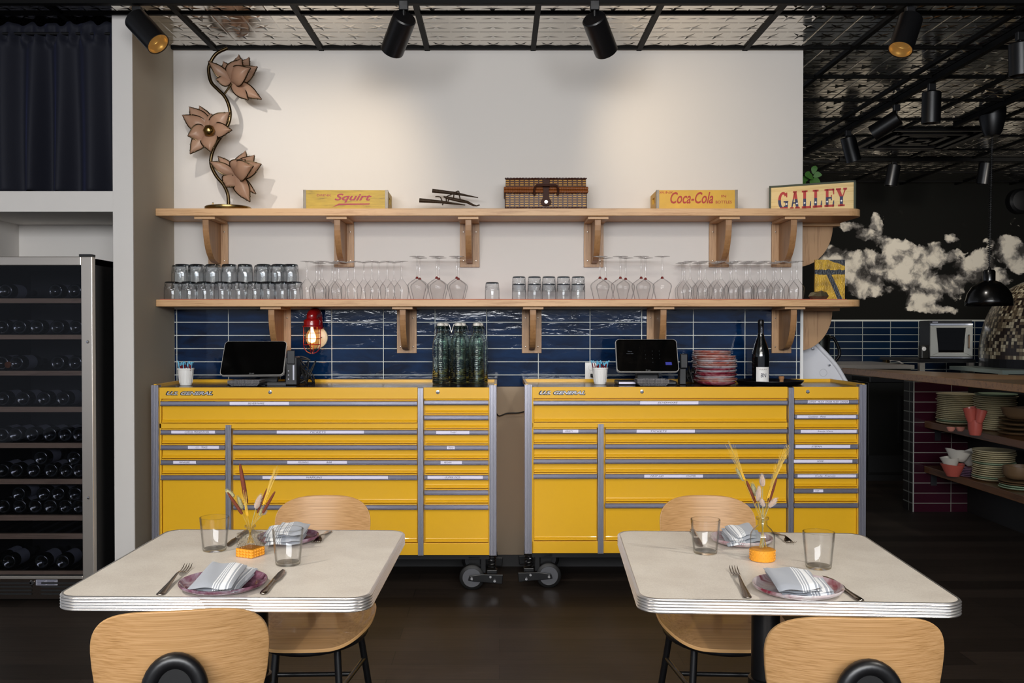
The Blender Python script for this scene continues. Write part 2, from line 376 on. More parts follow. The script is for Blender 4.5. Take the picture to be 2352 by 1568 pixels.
# kitchen shell
KY = 10.5
def mk_mural():
    t = NT('cloud_mural'); co = t.coord(); mm = t.math
    nz = t.n('ShaderNodeTexNoise'); nz.inputs['Scale'].default_value = 3.2; nz.inputs['Detail'].default_value = 7; nz.inputs['Roughness'].default_value = .62; t.l(co, nz.inputs['Vector'])
    wp = t.n('ShaderNodeVectorMath', operation='MULTIPLY_ADD'); sb = t.n('ShaderNodeVectorMath', operation='SUBTRACT')
    t.l(nz.outputs['Color'], sb.inputs[0]); sb.inputs[1].default_value = (.5, .5, .5)
    t.l(sb.outputs[0], wp.inputs[0]); wp.inputs[1].default_value = (.30, 0, .26); t.l(co, wp.inputs[2])
    blobs = [(1955, 518, 26, 9), (1990, 533, 36, 16), (2012, 512, 16, 14), (2022, 548, 20, 16), (1920, 598, 36, 34), (1960, 612, 50, 34), (2010, 618, 60, 38), (2070, 612, 60, 42), (2100, 640, 60, 44), (2120, 590, 50, 26), (2165, 592, 35, 13), (2197, 580, 22, 9), (2140, 655, 42, 26), (2118, 690, 44, 22), (2165, 712, 36, 9), (2188, 655, 35, 26), (2230, 622, 45, 33), (2258, 598, 32, 24), (2288, 640, 36, 26), (1912, 650, 30, 24), (1985, 655, 45, 22), (2318, 572, 38, 26), (2350, 598, 40, 28), (2058, 565, 30, 18), (2184, 546, 14, 10), (2420, 560, 60, 50)]
    cur = None
    for cx, cy, rx, ry in blobs:
        c = P(cx, cy, KY); k = KY/F; mp = t.n('ShaderNodeMapping', vector_type='POINT'); t.l(wp.outputs[0], mp.inputs[0])
        sx, sz = 1/(rx*1.5*k), 1/(ry*1.5*k)
        mp.inputs['Scale'].default_value = (sx, 0, sz); mp.inputs['Location'].default_value = (-c.x*sx, 0, -c.z*sz)
        ln = t.n('ShaderNodeVectorMath', operation='LENGTH'); t.l(mp.outputs[0], ln.inputs[0])
        cur = ln.outputs['Value'] if cur is None else mm('SMOOTH_MIN', cur, ln.outputs['Value'], .12)
    vn = t.n('ShaderNodeTexVoronoi', feature='SMOOTH_F1'); vn.inputs['Scale'].default_value = 4.5; vn.inputs['Detail'].default_value = 4; vn.inputs['Roughness'].default_value = .55; t.l(wp.outputs[0], vn.inputs['Vector'])
    n2 = mm('SUBTRACT', 1.0, mm('MULTIPLY', vn.outputs['Distance'], 1.35)); n3 = t.noise(co, 4.2, 6, .6)
    dens = mm('ADD', mm('SUBTRACT', 1, cur), mm('MULTIPLY', mm('SUBTRACT', n2, .12), .62))
    al = t.n('ShaderNodeMapRange', interpolation_type='SMOOTHSTEP'); t.l(dens, al.inputs[0]); al.inputs[1].default_value = .0; al.inputs[2].default_value = .16
    shade = mm('ADD', mm('MULTIPLY', dens, .42), mm('ADD', mm('ADD', mm('MULTIPLY', n3, .9), mm('MULTIPLY', n2, .55)), -.06))
    cc = t.ramp(shade, [(.20, '45423f'), (.36, '8f8a83'), (.50, 'd8cfbf'), (.62, 'f0e7d5')])
    bgc = t.ramp(n2, [(.3, '1b1b19'), (.75, '2a2925')])
    mx = t.n('ShaderNodeMixRGB'); t.l(al.outputs[0], mx.inputs[0]); t.l(bgc, mx.inputs[1]); t.l(cc, mx.inputs[2])
    t.l(mx.outputs[0], t.b.inputs['Base Color']); t.set(Roughness=.9); t.b.inputs['Specular IOR Level'].default_value = .05; return t.m
ZT = 1.468
struct(MB().box(1.2, 8.2, KY, KY+.1, ZT, CEIL).build('wall_kitchen', mk_mural()))
struct(MB().box(1.2, 8.2, KY-.008, KY+.1, 0, ZT).build('wall_kitchen_tiles', bricks('navy_kitchen_tile', '06152b', '0a2038', '9aa09c', .3125, .0774, .004, rough=.2, shift=(.02, -ZT+.0774*30+.002))))
struct(MB().box(1.2, 8.2, KY-.014, KY, ZT-.008, ZT+.010).build('trim_6', M['grout']))
struct(MB().box(8.2, 8.3, -4, 10.6, 0, CEIL).build('wall_right', plain('dark_right_wall', '1c1a19', .8)))

# velvet curtain in the alcove above the beam
def cur(u, v):
    x = -4.1+2.105*u; s = x*34+2*math.sin(x*5.3)
    a = .024+.042*(1-v)*(.4+.6*math.sin(x*9+1)**2)
    if v > .93: a = .007
    yy = 4.93+a*math.sin(s*(1 if v < .9 else 2.3))+.014*math.sin(x*11+3*v)
    if .86 < v < .93: yy -= .012*math.sin((v-.86)/.07*math.pi)
    z = 2.092+.875*v + (.010*math.sin(x*61)+.006*math.sin(x*97) if v > .97 else 0)
    return (x, yy, z)
c = NT('navy_velvet'); c.set(Base_Color=lin('070a1a'), Roughness=.8); c.b.inputs['Sheen Weight'].default_value = .5; c.b.inputs['Sheen Tint'].default_value = lin('2a3160')
c.b.inputs['Sheen Roughness'].default_value = .4; c.bump(c.noise(c.coord(), 25, 3), .2, .004)
cu = thing('curtain', 'dark navy velvet curtain gathered on a rod above the white ledge', 'curtain', (-3.0, 4.93, 2.09))
o = MB().grid(cur, 420, 40).build('curtain_panel', c.m, cu, smooth=True, solid=.003, fix=False, ang=180); o.location = (3.0, -4.93, -2.09)
o = MB().tube([(-4.1, 4.93, 2.915), (-1.99, 4.93, 2.915)], .008, 12).build('rod', M['black'], cu); o.location = (3.0, -4.93, -2.09)

railm = plain('track_black', '060606', .6, spec=.15)
# ---- track lighting
refl = plain('warm_reflector', 'b08a48', .3, 1, emit=('ffc873', .10))
refd = plain('dark_reflector', '3a3026', .4, .8)
def head(loc, d, lab, grp, track_z=CEIL-.04, length=.20, r=.058, slim=1.0, lit=True):
    L = Vector(loc); d = Vector(d).normalized(); h = thing('track_spotlight', lab, 'spotlight', loc, 0, grp)
    q = d.to_track_quat('Z', 'Y').to_matrix().to_4x4()
    # body: centre at origin, pointing along d
    hl = length/2
    MB().lathe([(0, -hl), (r*.9, -hl), (r, -hl+.006), (r, hl), (r-.004, hl), (r-.004, -hl*.2+.01)], 40, M=q).build('housing', M['black'], h, smooth=True)
    MB().lathe([(r-.0045, hl-.003), (r-.0075, hl*.8), (r-.009, hl*.78), (r-.012, hl*.5), (r-.014, hl*.48), (r-.020, hl*.1), (r*.3, -hl*.1), (0, -hl*.1)], 32, M=q).build('reflector', refl if lit else refd, h, smooth=True)
    top = track_z-L.z; back = -d*hl*.15
    bx = (-d*hl*.82)
    MB().tube([(bx.x, bx.y, bx.z+.01), (bx.x, bx.y, top-.02)], .008*slim, 10).build('stem', M['black'], h, smooth=True)
    MB().box(bx.x-.022, bx.x+.022, bx.y-.016, bx.y+.016, top-.045, top).build('adapter', M['black'], h, bevel=.003)
    return h
def hpx(px, py, y, d, lab, grp, **k): return head(P(px, py, y), d, lab, grp, **k)
tr = MB().box(-4, 6, 4.585, 4.625, CEIL-.035, CEIL-.001).build('track_rail', railm, bevel=.003)
tag(tr, 'black lighting track across the ceiling above the tool chests', 'lighting track', 'lighting tracks')
G1 = 'spotlights on the near track'
hpx(337, 72, 4.60, (.62, -.25, -.66), 'black cylinder spotlight at the left end of the near track, beside the white post', G1)
hpx(915, 78, 4.60, (-.34, .62, -.52), 'black spotlight in front of the wall, left one of the middle pair', G1)
hpx(1378, 80, 4.60, (.34, .62, -.52), 'black spotlight in front of the wall, right one of the middle pair', G1)
hpx(2080, 78, 4.60, (-.36, -.30, -.80), 'black spotlight with glowing gold mouth over the bar, right on the near track', G1)
tr = MB().box(2.76, 2.80, 4.65, 9.6, CEIL-.035, CEIL-.001).build('track_rail', railm, bevel=.003)
tag(tr, 'black lighting track running back over the dark kitchen with four spotlights', 'lighting track', 'lighting tracks')
G2 = 'spotlights on the kitchen track'; K2 = dict(lit=False)
hpx(1954, 342, 7.5, (.28, .1, -.9), 'small black spotlight farthest back on the kitchen track, nearest the white wall', G2, **K2)
hpx(2034, 288, 6.67, (-.75, .5, -.5), 'black spotlight tilted to the left, second farthest on the kitchen track', G2, **K2)
hpx(2139, 247, 6.07, (0, .05, -1), 'black spotlight hanging straight down from the kitchen track', G2, **K2)
hpx(2344, 136, 5.02, (.05, .05, -1), 'black spotlight cut by the right edge of the photo, nearest on the kitchen track', G2, length=.17, **K2)
tr = MB().box(3.2, 6.5, 8.88, 8.92, CEIL-.035, CEIL-.001).build('track_rail', railm, bevel=.003)
tag(tr, 'black lighting track farthest back in the kitchen, parallel to the cloud mural', 'lighting track', 'lighting tracks')
hpx(2050, 402, 8.9, (-.15, .1, -1), 'dim black spotlight hanging before the cloud mural, left of the pendant cord', 'spotlights before the mural', lit=False)
hpx(2260, 398, 8.9, (-.1, .1, -1), 'dim black spotlight hanging right behind the pendant cord', 'spotlights before the mural', lit=False)
tr = MB().box(3.55, 3.59, 5.5, 7.4, CEIL-.035, CEIL-.001).build('track_rail', railm, bevel=.003)
tag(tr, 'short black lighting track at the right that carries the pendant canopy', 'lighting track', 'lighting tracks')
# ceiling air diffuser
dv = thing('air_diffuser', 'square black air diffuser set in the tin ceiling above the kitchen', 'air vent', (3.55, 8.0, CEIL))
for i, s in enumerate((.42, .31, .20, .10)):
    z = -.010-.008*(i % 2)
    g = MB()
    for a, b, c_, d_ in ((-s, s, -s, -s+.05), (-s, s, s-.05, s), (-s, -s+.05, -s, s), (s-.05, s, -s, s)): g.box(a, b, c_, d_, z-.012, z+.004)
    g.build('louvre', M['black'], dv, bevel=.004)
MB().box(-.42, .42, -.42, .42, -.004, -.001).build('back_plate', M['blackm'], dv)
# ================================================================== TOOL CHESTS
K = 4.90/F
M['badge'] = plain('badge_silver', 'c9c9cf', .3, .35)
def CXp(px): return (px-348)*K
def CZp(py): return P(348, py, 4.90).z
hmat = plain('drawer_pull_aluminium', 'b6b6c8', .22, .82)
def drawer(par, x0, x1, y0, y1, tape=None, words=()):
    """x0..x1, y0..y1 photo pixels of the left chest"""
    xa, xb, t, b = CXp(x0), CXp(x1), CZp(y0), CZp(y1)
    pf = [(.020, t), (-.002, t), (-.005, t-.003), (-.005, t-.006), (.003, t-.010), (.006, t-.032), (.006, b+.020), (.004, b+.016), (-.001, b+.012), (.0015, b+.009), (-.003, b+.004), (-.003, b+.0015), (.020, b+.0015)]
    d = MB().ext(pf, xa+.005, xb-.002, 'yzx').build('drawer', M['yellow'], par, smooth=True, ang=14)
    hp = [(.002, t-.004), (-.0075, t-.0045), (-.0125, t-.0085), (-.010, t-.0095), (-.010, t-.0225), (-.0160, t-.0275), (-.0152, t-.0292), (-.004, t-.0285), (.004, t-.026)]
    MB().ext(hp, xa, xb, 'yzx').build('drawer_pull', hmat, d, smooth=True, ang=30)
    if tape:
        a, c = CXp(tape[0]), CXp(tape[1])
        MB().box(a, c, -.0112, -.0098, t-.0238, t-.0085).build('label_tape', M['tape'], d)
    for s, wx0, wx1 in words:
        text('handwriting', s, M['ink'], d, (CXp(wx0), -.0114, t-.0205), width=(wx1-wx0)*K, height=.0085, shear=.25, ext=.0003)
    return d
M['hub'] = plain('hub_disc_metal', '77787c', .35, .8)
def caster(par, x, y, s):
    """s=+1: wheel to the left of the spring (right-hand caster)"""
    c = MB().box(s*.012-.03, s*.012+.03, .026, .034, .066, .185).box(s*.012-.03, s*.012+.03, -.03, .034, .170, .188).build('caster', M['black'], par); c.location = (x, y, 0)
    R = .066
    q = Matrix.Rotation(math.pi/2, 4, 'X')
    MB().lathe([(.012, -.022), (R-.008, -.022), (R, -.016), (R, .016), (R-.008, .022), (.012, .022)], 40, M=q, c=(0, 0, R)).build('wheel', M['rubber'], c, smooth=True)
    MB().lathe([(0, .0235), (R*.74, .0235), (R*.77, .020)], 40, M=q, c=(0, 0, R)).build('hub_disc', M['hub'], c, smooth=True)
    pts = [(-.02*s, R-.012), (.01*s, R-.016), (.16*s, R-.03), (.165*s, R+.02), (.05*s, R+.022), (-.012*s, R+.014)]
    if s < 0: pts = pts[::-1]
    MB().ext([(a, b) for a, b in pts], -.036, -.028, 'xzy').build('side_arm', M['black'], c, bevel=.003)
    MB().box(s*.045, s*.075, -.01, .03, R+.02, .185).build('spring_mount', M['black'], c, bevel=.004)
    pts = [(s*.106+.019*math.cos(a), .019*math.sin(a), R+.045+.0105*a/2/math.pi*1.35) for a in [i*math.pi/8 for i in range(0, 81)]]
    MB().tube(pts, .0042, 6).build('spring', M['black'], c, smooth=True)
    MB().box(s*.106-.028, s*.106+.028, -.025, .025, R+.02, R+.042).build('spring_seat', M['black'], c, bevel=.004)
    for bx, bz in ((0, R), (s*.098, R+.01), (s*.12, R-.012)):
        MB().lathe([(0, .045), (.007, .045), (.009, .040), (.009, .034)], 6, M=q, c=(bx, 0, bz)).build('bolt', M['chrome'], c)
    return c
def chest(name_label, loc, rz, tapes, posts_l, swap):
    c = thing('tool_chest', name_label, 'tool chest', loc, rz, 'yellow rolling tool chests')
    W = CXp(1141); top = CZp(889.5); bot = CZp(1274)
    M_y = M['yellow']; D = .497
    g = MB()
    g.box(CXp(364), CXp(1125), .020, D, bot, top-.004)                       # carcass
    g.box(CXp(366), CXp(959), -.004, .022, CZp(915.5), top)                   # fascias
    g.box(CXp(973), CXp(1123), -.004, .022, CZp(915.5), top)
    g.box(CXp(366), CXp(959), -.003, .022, CZp(983.5), CZp(972))              # middle rail
    g.box(CXp(366), CXp(1123), -.003, .022, bot, CZp(1246.5))                 # base rail
    g.box(CXp(366), CXp(370), -.003, .022, bot, top); g.box(CXp(1121.6), CXp(1124), -.003, .022, bot, top)
    g.build('carcass', M_y, c, bevel=.0015)
    rim = MB().box(CXp(351), W, D-.012, D, top-.006, top+.016).box(CXp(351), CXp(357), .01, D, top-.006, top+.016).box(W-.014, W, .01, D, top-.006, top+.016)
    rim.build('top_rim', M_y, c, bevel=.001)
    MB().box(CXp(356), W-.013, .0, D-.011, top-.006, top-.001).build('top_mat', M['mat'], c)
    MB().box(CXp(366), CXp(1123), .03, D-.02, bot-.03, bot+.0).build('underframe', M['black'], c)
    def post(xa, xb, za, zb, nm='trim_post'):
        n = 5; w_ = (xb-xa); pf = [(xa, .022)]
        for i in range(n):
            a = xa+w_*i/n; s_ = w_/n
            pf += [(a+.0006, -.012), (a+s_*.25, -.0155), (a+s_*.75, -.0155), (a+s_-.0006, -.012)]
        pf += [(xb, .022)]
        return MB().ext(pf, za, zb, 'xyz').build(nm, M['alu'], c, smooth=True, ang=25)
    post(CXp(348), CXp(366), bot, CZp(884)); post(CXp(1123.3), W, bot, CZp(884))
    post(CXp(959.5), CXp(973), bot, CZp(891))
    post(CXp(518), CXp(532), bot, CZp(975))
    rows = [985, 1020, 1054.3, 1089]
    T = tapes
    drawer(c, 369, 958, 918.5, 971, *T.get('top', (None,)))
    for i, y in enumerate(rows):
        drawer(c, 369, 516.5, y-.8, (rows+[1246])[i+1]-(2 if i < 3 else 1.5), *T.get('A%d' % (i+1), (None,)))
    rb = rows+[1157]
    for i, y in enumerate(rb):
        drawer(c, 535.5, 958, y-.8, (rb+[1246])[i+1]-(2 if i < 4 else 1.5), *T.get('B%d' % (i+1), (None,)))
    rc = [916.5, 951, 985, 1020, 1054, 1088, 1122.5, 1156]
    for i, y in enumerate(rc):
        drawer(c, 974.5, 1122, y, (rc+[1246])[i+1]-(1.6 if i < 7 else 1.5), *T.get('C%d' % (i+1), (None,)))
    # badge
    bz = CZp(902.5)
    text('badge_plate', 'U.S. GENERAL', M['black'], c, (CXp(381), -.0055, bz-.0115), width=.247, height=.0225, shear=.42, bold=.075, ext=.003)
    text('badge_lettering', 'U.S. GENERAL', M['badge'], c, (CXp(384), -.0090, bz-.0085), width=.235, height=.0165, shear=.42, bold=.022, ext=.001)
    q = Matrix.Rotation(math.pi/2, 4, 'X')
    for lx in (620.5, 1005.5):
        MB().lathe([(0, .009), (.005, .009), (.0055, .007), (.0095, .0065), (.011, .003)], 20, M=q, c=(CXp(lx), 0, CZp(900.5))).build('lock', M['chrome'], c, smooth=True)
    caster(c, CXp(1083), .06, 1); caster(c, CXp(406), .06, -1); caster(c, CXp(1083), .43, 1); caster(c, CXp(412), .43, -1)
    return c
TL = {'top': ((528, 664), [('SILVERWARE', 570, 608)]), 'A1': ((394, 494), [('CHECK PRESENTORS', 425, 481)]),
      'A2': ((432, 503), [('\u263a', 450, 456.5), ('TRACE', 463, 477)]), 'A3': ((398, 450), [('MANAGERS', 412, 436)]),
      'B1': ((636, 836), [('TICKETS', 712, 749)]), 'B3': ((660, 797), [('POLISHING', 685, 709), ('BAR', 750, 762)]),
      'B4': ((603, 891), [('NAPKINS', 703, 740)]), 'C3': ((1002, 1078), [('Tudy!', 1034, 1048)]), 'C4': ((1026.5, 1044.5), [('Demo', 1030, 1041.5)]),
      'C5': ((1012, 1061), [('MEGHAN', 1020, 1037)]), 'C6': ((982, 1109), [('-SUPRR FIGS-', 1021, 1058)])}
d = -856
def sh(t): return {k: ((a[0]+d+2, a[1]+d+2), [(s, p+d+2, q+d+2) for s, p, q in w_]) for k, (a, w_) in t.items()}
TR = sh({'top': ((1470, 1605), [('SILVERWARE', 1511, 1557)]), 'A1': ((1291, 1327), [('KRISTY', 1297, 1315)]),
      'B1': ((1462, 1597), [('TICKETS', 1494, 1532)]), 'B4': ((1480, 1616), [('FIRST AID', 1494, 1525), ('COASTERS', 1577, 1600)]),
      'C1': ((1859, 1954), [('DANIA', 1861, 1877), ('ALEX', 1882, 1897), ('DANIA', 1899.5, 1915), ('ALEX', 1917, 1931), ('DANIA', 1934, 1951.5)]),
      'C2': ((1834, 1971), [('Gustavo', 1860, 1882), ('Perez', 1888, 1901)]), 'C3': ((1843, 1972.5), [('Brandy / Dana', 1882, 1917)]),
      'C4': ((1831, 1958), [('STEFAN', 1868, 1892)]), 'C5': ((1827, 1963), [('HOWIE', 1881, 1896)]),
      'C6': ((1836, 1972), [('Cole  Francis', 1877, 1924)]), 'C7': ((1873, 1895.5), [('Lupe', 1877, 1886)])})
x0 = P(348, 755, 4.90).x
chest('yellow tool chest at the left, next to the white post, with napkin and ticket drawers', (x0, 4.90, 0), 0, TL, None, 0)
x0 = P(1204.3, 755, 4.94).x
chest('yellow tool chest at the right with a name written on nearly every right-hand drawer', (x0, 4.94, 0), math.radians(.35), TR, None, 0)
# ================================================================== SHELVES
SX0, SX1, SY0, SY1 = -1.881, 1.994, 5.15, 5.449
def shelf(zb, zt, lab):
    r = .085; pts = [(SX0, SY0)]
    for i in range(9):
        a = -math.pi/2+math.pi/2*i/8; pts.append((SX1-r+r*math.cos(a), SY0+r+r*math.sin(a)))
    pts += [(SX1, 5.66), (1.7545, 5.66), (1.7545, SY1), (SX0, SY1)]
    o = MB().ext([(x+.1, y-5.3) for x, y in pts], 0, zt-zb, 'xyz').build('wall_shelf', M['oak'], None, bevel=.003)
    o.location = (-.1, 5.3, zb); return tag(o, lab, 'shelf', 'long oak wall shelves')
ZU, ZL = 2.034, 1.5365
shelf(ZU-.040, ZU, 'upper long oak shelf carrying the flower lamp, crates and wicker basket')
shelf(ZL-.038, ZL, 'lower long oak shelf above the blue tiles, lined with upturned glasses')
def bracket(xc, ztop, lab, grp):
    b = thing('shelf_bracket', lab, 'bracket', (xc, SY1, ztop), 0, grp)
    H = .262; w = .0565; yt = -(5.45-5.185)
    MB().box(-w, w, -.018, -.0005, -H, -.014).build('back_plate', M['oakz'], b, bevel=.001)
    MB().box(-w, w, yt, -.0185, -.0145, -.0005).build('top_plate', M['oak'], b, bevel=.001)
    pf = [(-.0185, -.015), (yt+.018, -.015)]
    for i in range(1, 13):
        a = i/12*math.pi/2
        pf.append((-.052-(abs(yt)-.018-.052)*math.cos(a)**.85, -.015-(H-.035)*math.sin(a)))
    pf.append((-.0185, -H+.020))
    MB().ext(pf, -.017, .017, 'yzx').build('arm', wood_arm, b, bevel=.0015)
    q = Matrix.Rotation(math.pi/2, 4, 'X'); g = MB()
    for sx in (-.036, .036):
        for sz in (-.060, -.226): g.lathe([(0, .0045), (.003, .004), (.0045, .001)], 12, M=q, c=(sx, -.0175, sz))
    g.build('screws', M['dsteel'], b, smooth=True)
    return b
wood_arm = wood('oak_arm', 'a0764c', '785234', 'z', .8)
for i, px in enumerate([503, 791.5, 1079, 1363, 1650, 1793]):
    bracket(P(px, 600, 5.45).x, ZU-.040, 'curved oak bracket under the upper shelf, '+nth(i, 6), 'oak brackets under the upper shelf')
for i, px in enumerate([647, 935, 1221, 1507, 1793]):
    bracket(P(px, 760, 5.45).x, ZL-.038, 'curved oak bracket over the blue tiles, '+nth(i, 5), 'oak brackets under the lower shelf')
def end_bracket(zt, lab):
    b = thing('end_bracket', lab, 'bracket', (1.7545, 5.56, zt), 0, 'rounded oak brackets on the wall end')
    pf = [(0, -.018)]; R = .205; H = .235
    for i in range(15):
        a = i/14*math.pi/2; pf.append((R*math.cos(a) if i else R, -.018-H*math.sin(a)))
    MB().ext(pf, -.012, .018, 'xzy').build('panel', M['oakz'], b, bevel=.001)
    MB().box(0, .235, -.05, .05, -.018, -.0005).build('top_plate', M['oak'], b, bevel=.001)
end_bracket(ZU-.040, 'quarter-round oak bracket at the wall end, under the upper shelf')
end_bracket(ZL-.038, 'quarter-round oak bracket at the wall end, under the lower shelf')
rm = MB().box(-1.86, 1.90, 5.155, 5.43, 0, .0028).build('shelf_liner', plain('red_liner', 'b3352c', .6)); rm.location = (0, 0, ZL)
tag(rm, 'thin red bar liner lying on the lower shelf beneath the glasses', 'liner')
ZG = ZL+.0032
# ------------------------------------------------------------------ glasses
clear = thin_glass('clear_glass', 'fbfbfb', 'a9adb0')[0]
stemg = thin_glass('stem_glass', 'ffffff', 'aeaaa6', .03, 2.5)[0]
tumb = glass_bump(thin_glass('hammered_tumbler_glass', 'f0f3f5', '39414a', .07, 3.0), 'voronoi', 95, .8, .006)
tumbl = thin_glass('tumbler_glass', 'f4f6f7', '49525a', .04, 2.2)[0]
rimg = thin_glass('glass_base_edge', '7c8790', '20262c', .05, 2.5)[0]
def tumbler(name, r0, r1, h, lab, grp, loc):
    """upturned: mouth on the shelf, base up"""
    t = thing(name, lab, 'tumbler', loc, 0, grp)
    MB().lathe([(r0, 0), (r0+.0006, h*.02), (r0, h*.55)], 28).build('lower_wall', tumbl, t, smooth=True, fix=False)
    MB().lathe([(r0, h*.55), (r0-.0004, h*.6), (r1, h*.93)], 28).build('hammered_band', tumb, t, smooth=True, fix=False)
    MB().lathe([(r1, h*.93), (r1-.0015, h*.975), (r1-.006, h), (r1-.010, h-.002), (0, h-.002)], 28).build('base', rimg, t, smooth=True, fix=False)
    return t
rx = lambda px, y: P(px, 650, y).x
T0 = tumbler('tumbler', .0425, .0395, .096, 'upturned blue-grey hammered tumbler on the shelf, bottom row, leftmost', 'hammered tumblers at the left of the lower shelf', (rx(395, 5.19), 5.19, ZG))
bot = [395.9, 433.3, 469, 509.2, 547.3, 584.7, 615.3, 647.6, 677]; top = [419, 452, 489.5, 526.9, 562.6, 605.4, 640.5, 668]
for i, px in enumerate(bot[1:], 1):
    dup(T0, (rx(px, 5.19), 5.19, ZG), label='upturned blue-grey hammered tumbler on the shelf, bottom row, '+nth(i, 9))
for i, px in enumerate(top):
    dup(T0, (rx(px, 5.20), 5.20, ZG+.0965), label='blue-grey hammered tumbler stacked in the upper row, '+nth(i, 8))
for k in range(2):
    for i in range(8):
        x = rx(bot[i]+16, 5.29); dup(T0, (x, 5.29, ZG+.0965*k), label='tumbler half hidden in the back row, %s layer, %s' % (('lower', 'upper')[k], nth(i, 8)), group='hammered tumblers in the back row')
dup(T0, (rx(1130.5, 5.2), 5.2, ZG), label='single upturned hammered tumbler standing alone at mid shelf', group='hammered tumblers in the middle of the shelf', scale=(.93, .93, .97))
S0 = None
for i, px in enumerate([1192, 1227.5, 1260.7, 1294.4, 1328]):
    for k in range(2):
        lab = 'small clear tumbler in a nested pair, %s glass, %s pair' % (('lower', 'upper')[k], nth(i, 5))
        loc = (rx(px, 5.22), 5.22, ZG+.040*k)
        if S0 is None: S0 = tumbler('tumbler', .0385, .036, .086, lab, 'small tumblers in five nested stacks', loc)
        else: dup(S0, loc, label=lab)
def wineglass(name, prof, stem0, h, rf, lab, grp, loc, tint=clear, knob=None):
    g = thing(name, lab, 'wine glass', loc, 0, grp)
    MB().lathe(prof, 32).build('bowl', tint, g, smooth=True, fix=False, ang=80)
    MB().lathe([(prof[-1][0], stem0), (.0075, stem0+.004), (.0048, stem0+.014), (.0042, h*.75), (.0045, h-.012), (.009, h-.004)], 14).build('stem', stemg, g, smooth=True, ang=80)
    MB().lathe([(.0088, h-.0045), (rf*.6, h-.002), (rf, h-.0005), (rf, h), (rf*.5, h+.0005), (0, h+.0003)], 36).build('foot', stemg, g, smooth=True, fix=False, ang=80)
    if knob: MB().lathe([(0, stem0-.004), (.008, stem0-.003), (.009, stem0+.002), (.004, stem0+.009), (0, stem0+.01)], 14).build('wine_residue', knob, g, smooth=True)
    return g
wine = plain('red_wine_tint', '7a2c28', .2)
small = [(.0355, 0), (.0390, .025), (.0412, .050), (.0410, .062), (.0365, .074), (.022, .093), (.011, .107), (.0075, .113)]
large = [(.036, 0), (.043, .03), (.0515, .062), (.053, .074), (.049, .086), (.028, .103), (.012, .113), (.0085, .116)]
W0 = None; W1 = None
def W(px, y, big, lab, grp, dz=0):
    global W0, W1
    loc = (rx(px, y), y, ZG)
    if big:
        if W1 is None: W1 = wineglass('wine_glass', large, .116, .236, .043, lab, grp, loc, knob=wine)
        else: dup(W1, loc, label=lab, group=grp)
    else:
        if W0 is None: W0 = wineglass('wine_glass', small, .113, .209, .038, lab, grp, loc)
        else: dup(W0, loc, label=lab, group=grp)
A = [705, 739.6, 778, 813.8, 854.3, 889.6, 922]
for i, px in enumerate(A): W(px, 5.20, 0, 'upturned white-wine glass left of centre, front row, '+nth(i, 7), 'small wine glasses left of centre')
B_ = [(727, 5.28), (733.5, 5.37), (763, 5.28), (769.5, 5.37), (799, 5.28), (836, 5.28), (870, 5.28), (905, 5.29)]
for i, (px, y) in enumerate(B_): W(px, y, 0, 'upturned white-wine glass left of centre, behind the front row, '+nth(i, 8), 'small wine glasses left of centre')
for i, px in enumerate([957.9, 1002.9, 1049]): W(px, 5.21, 1, 'large upturned red-wine glass near mid shelf, front, '+nth(i, 3), 'large wine glasses near mid shelf')
for i, px in enumerate([964, 1008, 1053]): W(px, 5.32, 1, 'large upturned red-wine glass near mid shelf, standing behind, '+nth(i, 3), 'large wine glasses near mid shelf')
for i, px in enumerate([1378, 1425, 1472.6, 1521]): W(px, 5.21, 1, 'large upturned red-wine glass under the fourth upper bracket, front row, '+nth(i, 4), 'large wine glasses right of centre')
for i, px in enumerate([1391, 1437, 1482.6]): W(px, 5.32, 1, 'large upturned red-wine glass right of centre, back row, '+nth(i, 3), 'large wine glasses right of centre')
for i, px in enumerate([1585, 1619.7, 1655.7, 1690.4, 1722.5, 1757.4, 1794.4, 1829.7]): W(px, 5.20, 0, 'upturned white-wine glass at the right end, front row, '+nth(i, 8), 'small wine glasses at the right end')
for i, px in enumerate([1572, 1608.6, 1644.7, 1680.5, 1715.9, 1746.8, 1782, 1817.6]): W(px, 5.29, 0, 'upturned white-wine glass at the right end, second row, '+nth(i, 8), 'small wine glasses at the right end')
for i, px in enumerate([1567, 1605, 1641, 1677, 1712, 1741, 1776]): W(px, 5.38, 0, 'upturned white-wine glass at the right end, row against the wall, '+nth(i, 7), 'small wine glasses at the right end')
# painting and rock at the shelf end
pt = NT('yellow_abstract'); co = pt.coord('Generated'); sp = pt.n('ShaderNodeSeparateXYZ'); pt.l(co, sp.inputs[0]); mm = pt.math
nz = pt.noise(co, 4, 5); X, Z = sp.outputs[0], mm('ADD', sp.outputs[2], mm('MULTIPLY', mm('SUBTRACT', nz, .5), .12))
band = mm('LESS_THAN', mm('ABSOLUTE', mm('SUBTRACT', Z, .70)), .055)
dg = mm('LESS_THAN', mm('ABSOLUTE', mm('SUBTRACT', mm('ADD', X, mm('MULTIPLY', Z, .62)), .86)), .085)
dg = mm('MULTIPLY', dg, mm('LESS_THAN', Z, .7)); top_ = mm('GREATER_THAN', mm('ADD', Z, mm('MULTIPLY', X, .25)), 1.1)
f = mm('MAXIMUM', mm('MAXIMUM', band, dg), top_)
mx = pt.n('ShaderNodeMixRGB'); pt.l(f, mx.inputs[0]); pt.l(pt.ramp(nz, [(.3, '8a6a16'), (.6, 'd7ab2a')]), mx.inputs[1]); mx.inputs[2].default_value = lin('2c3038'); pt.l(mx.outputs[0], pt.b.inputs['Base Color'])
pt.set(Roughness=.35); pt.bump(pt.noise(co, 20, 4), .6, .01)
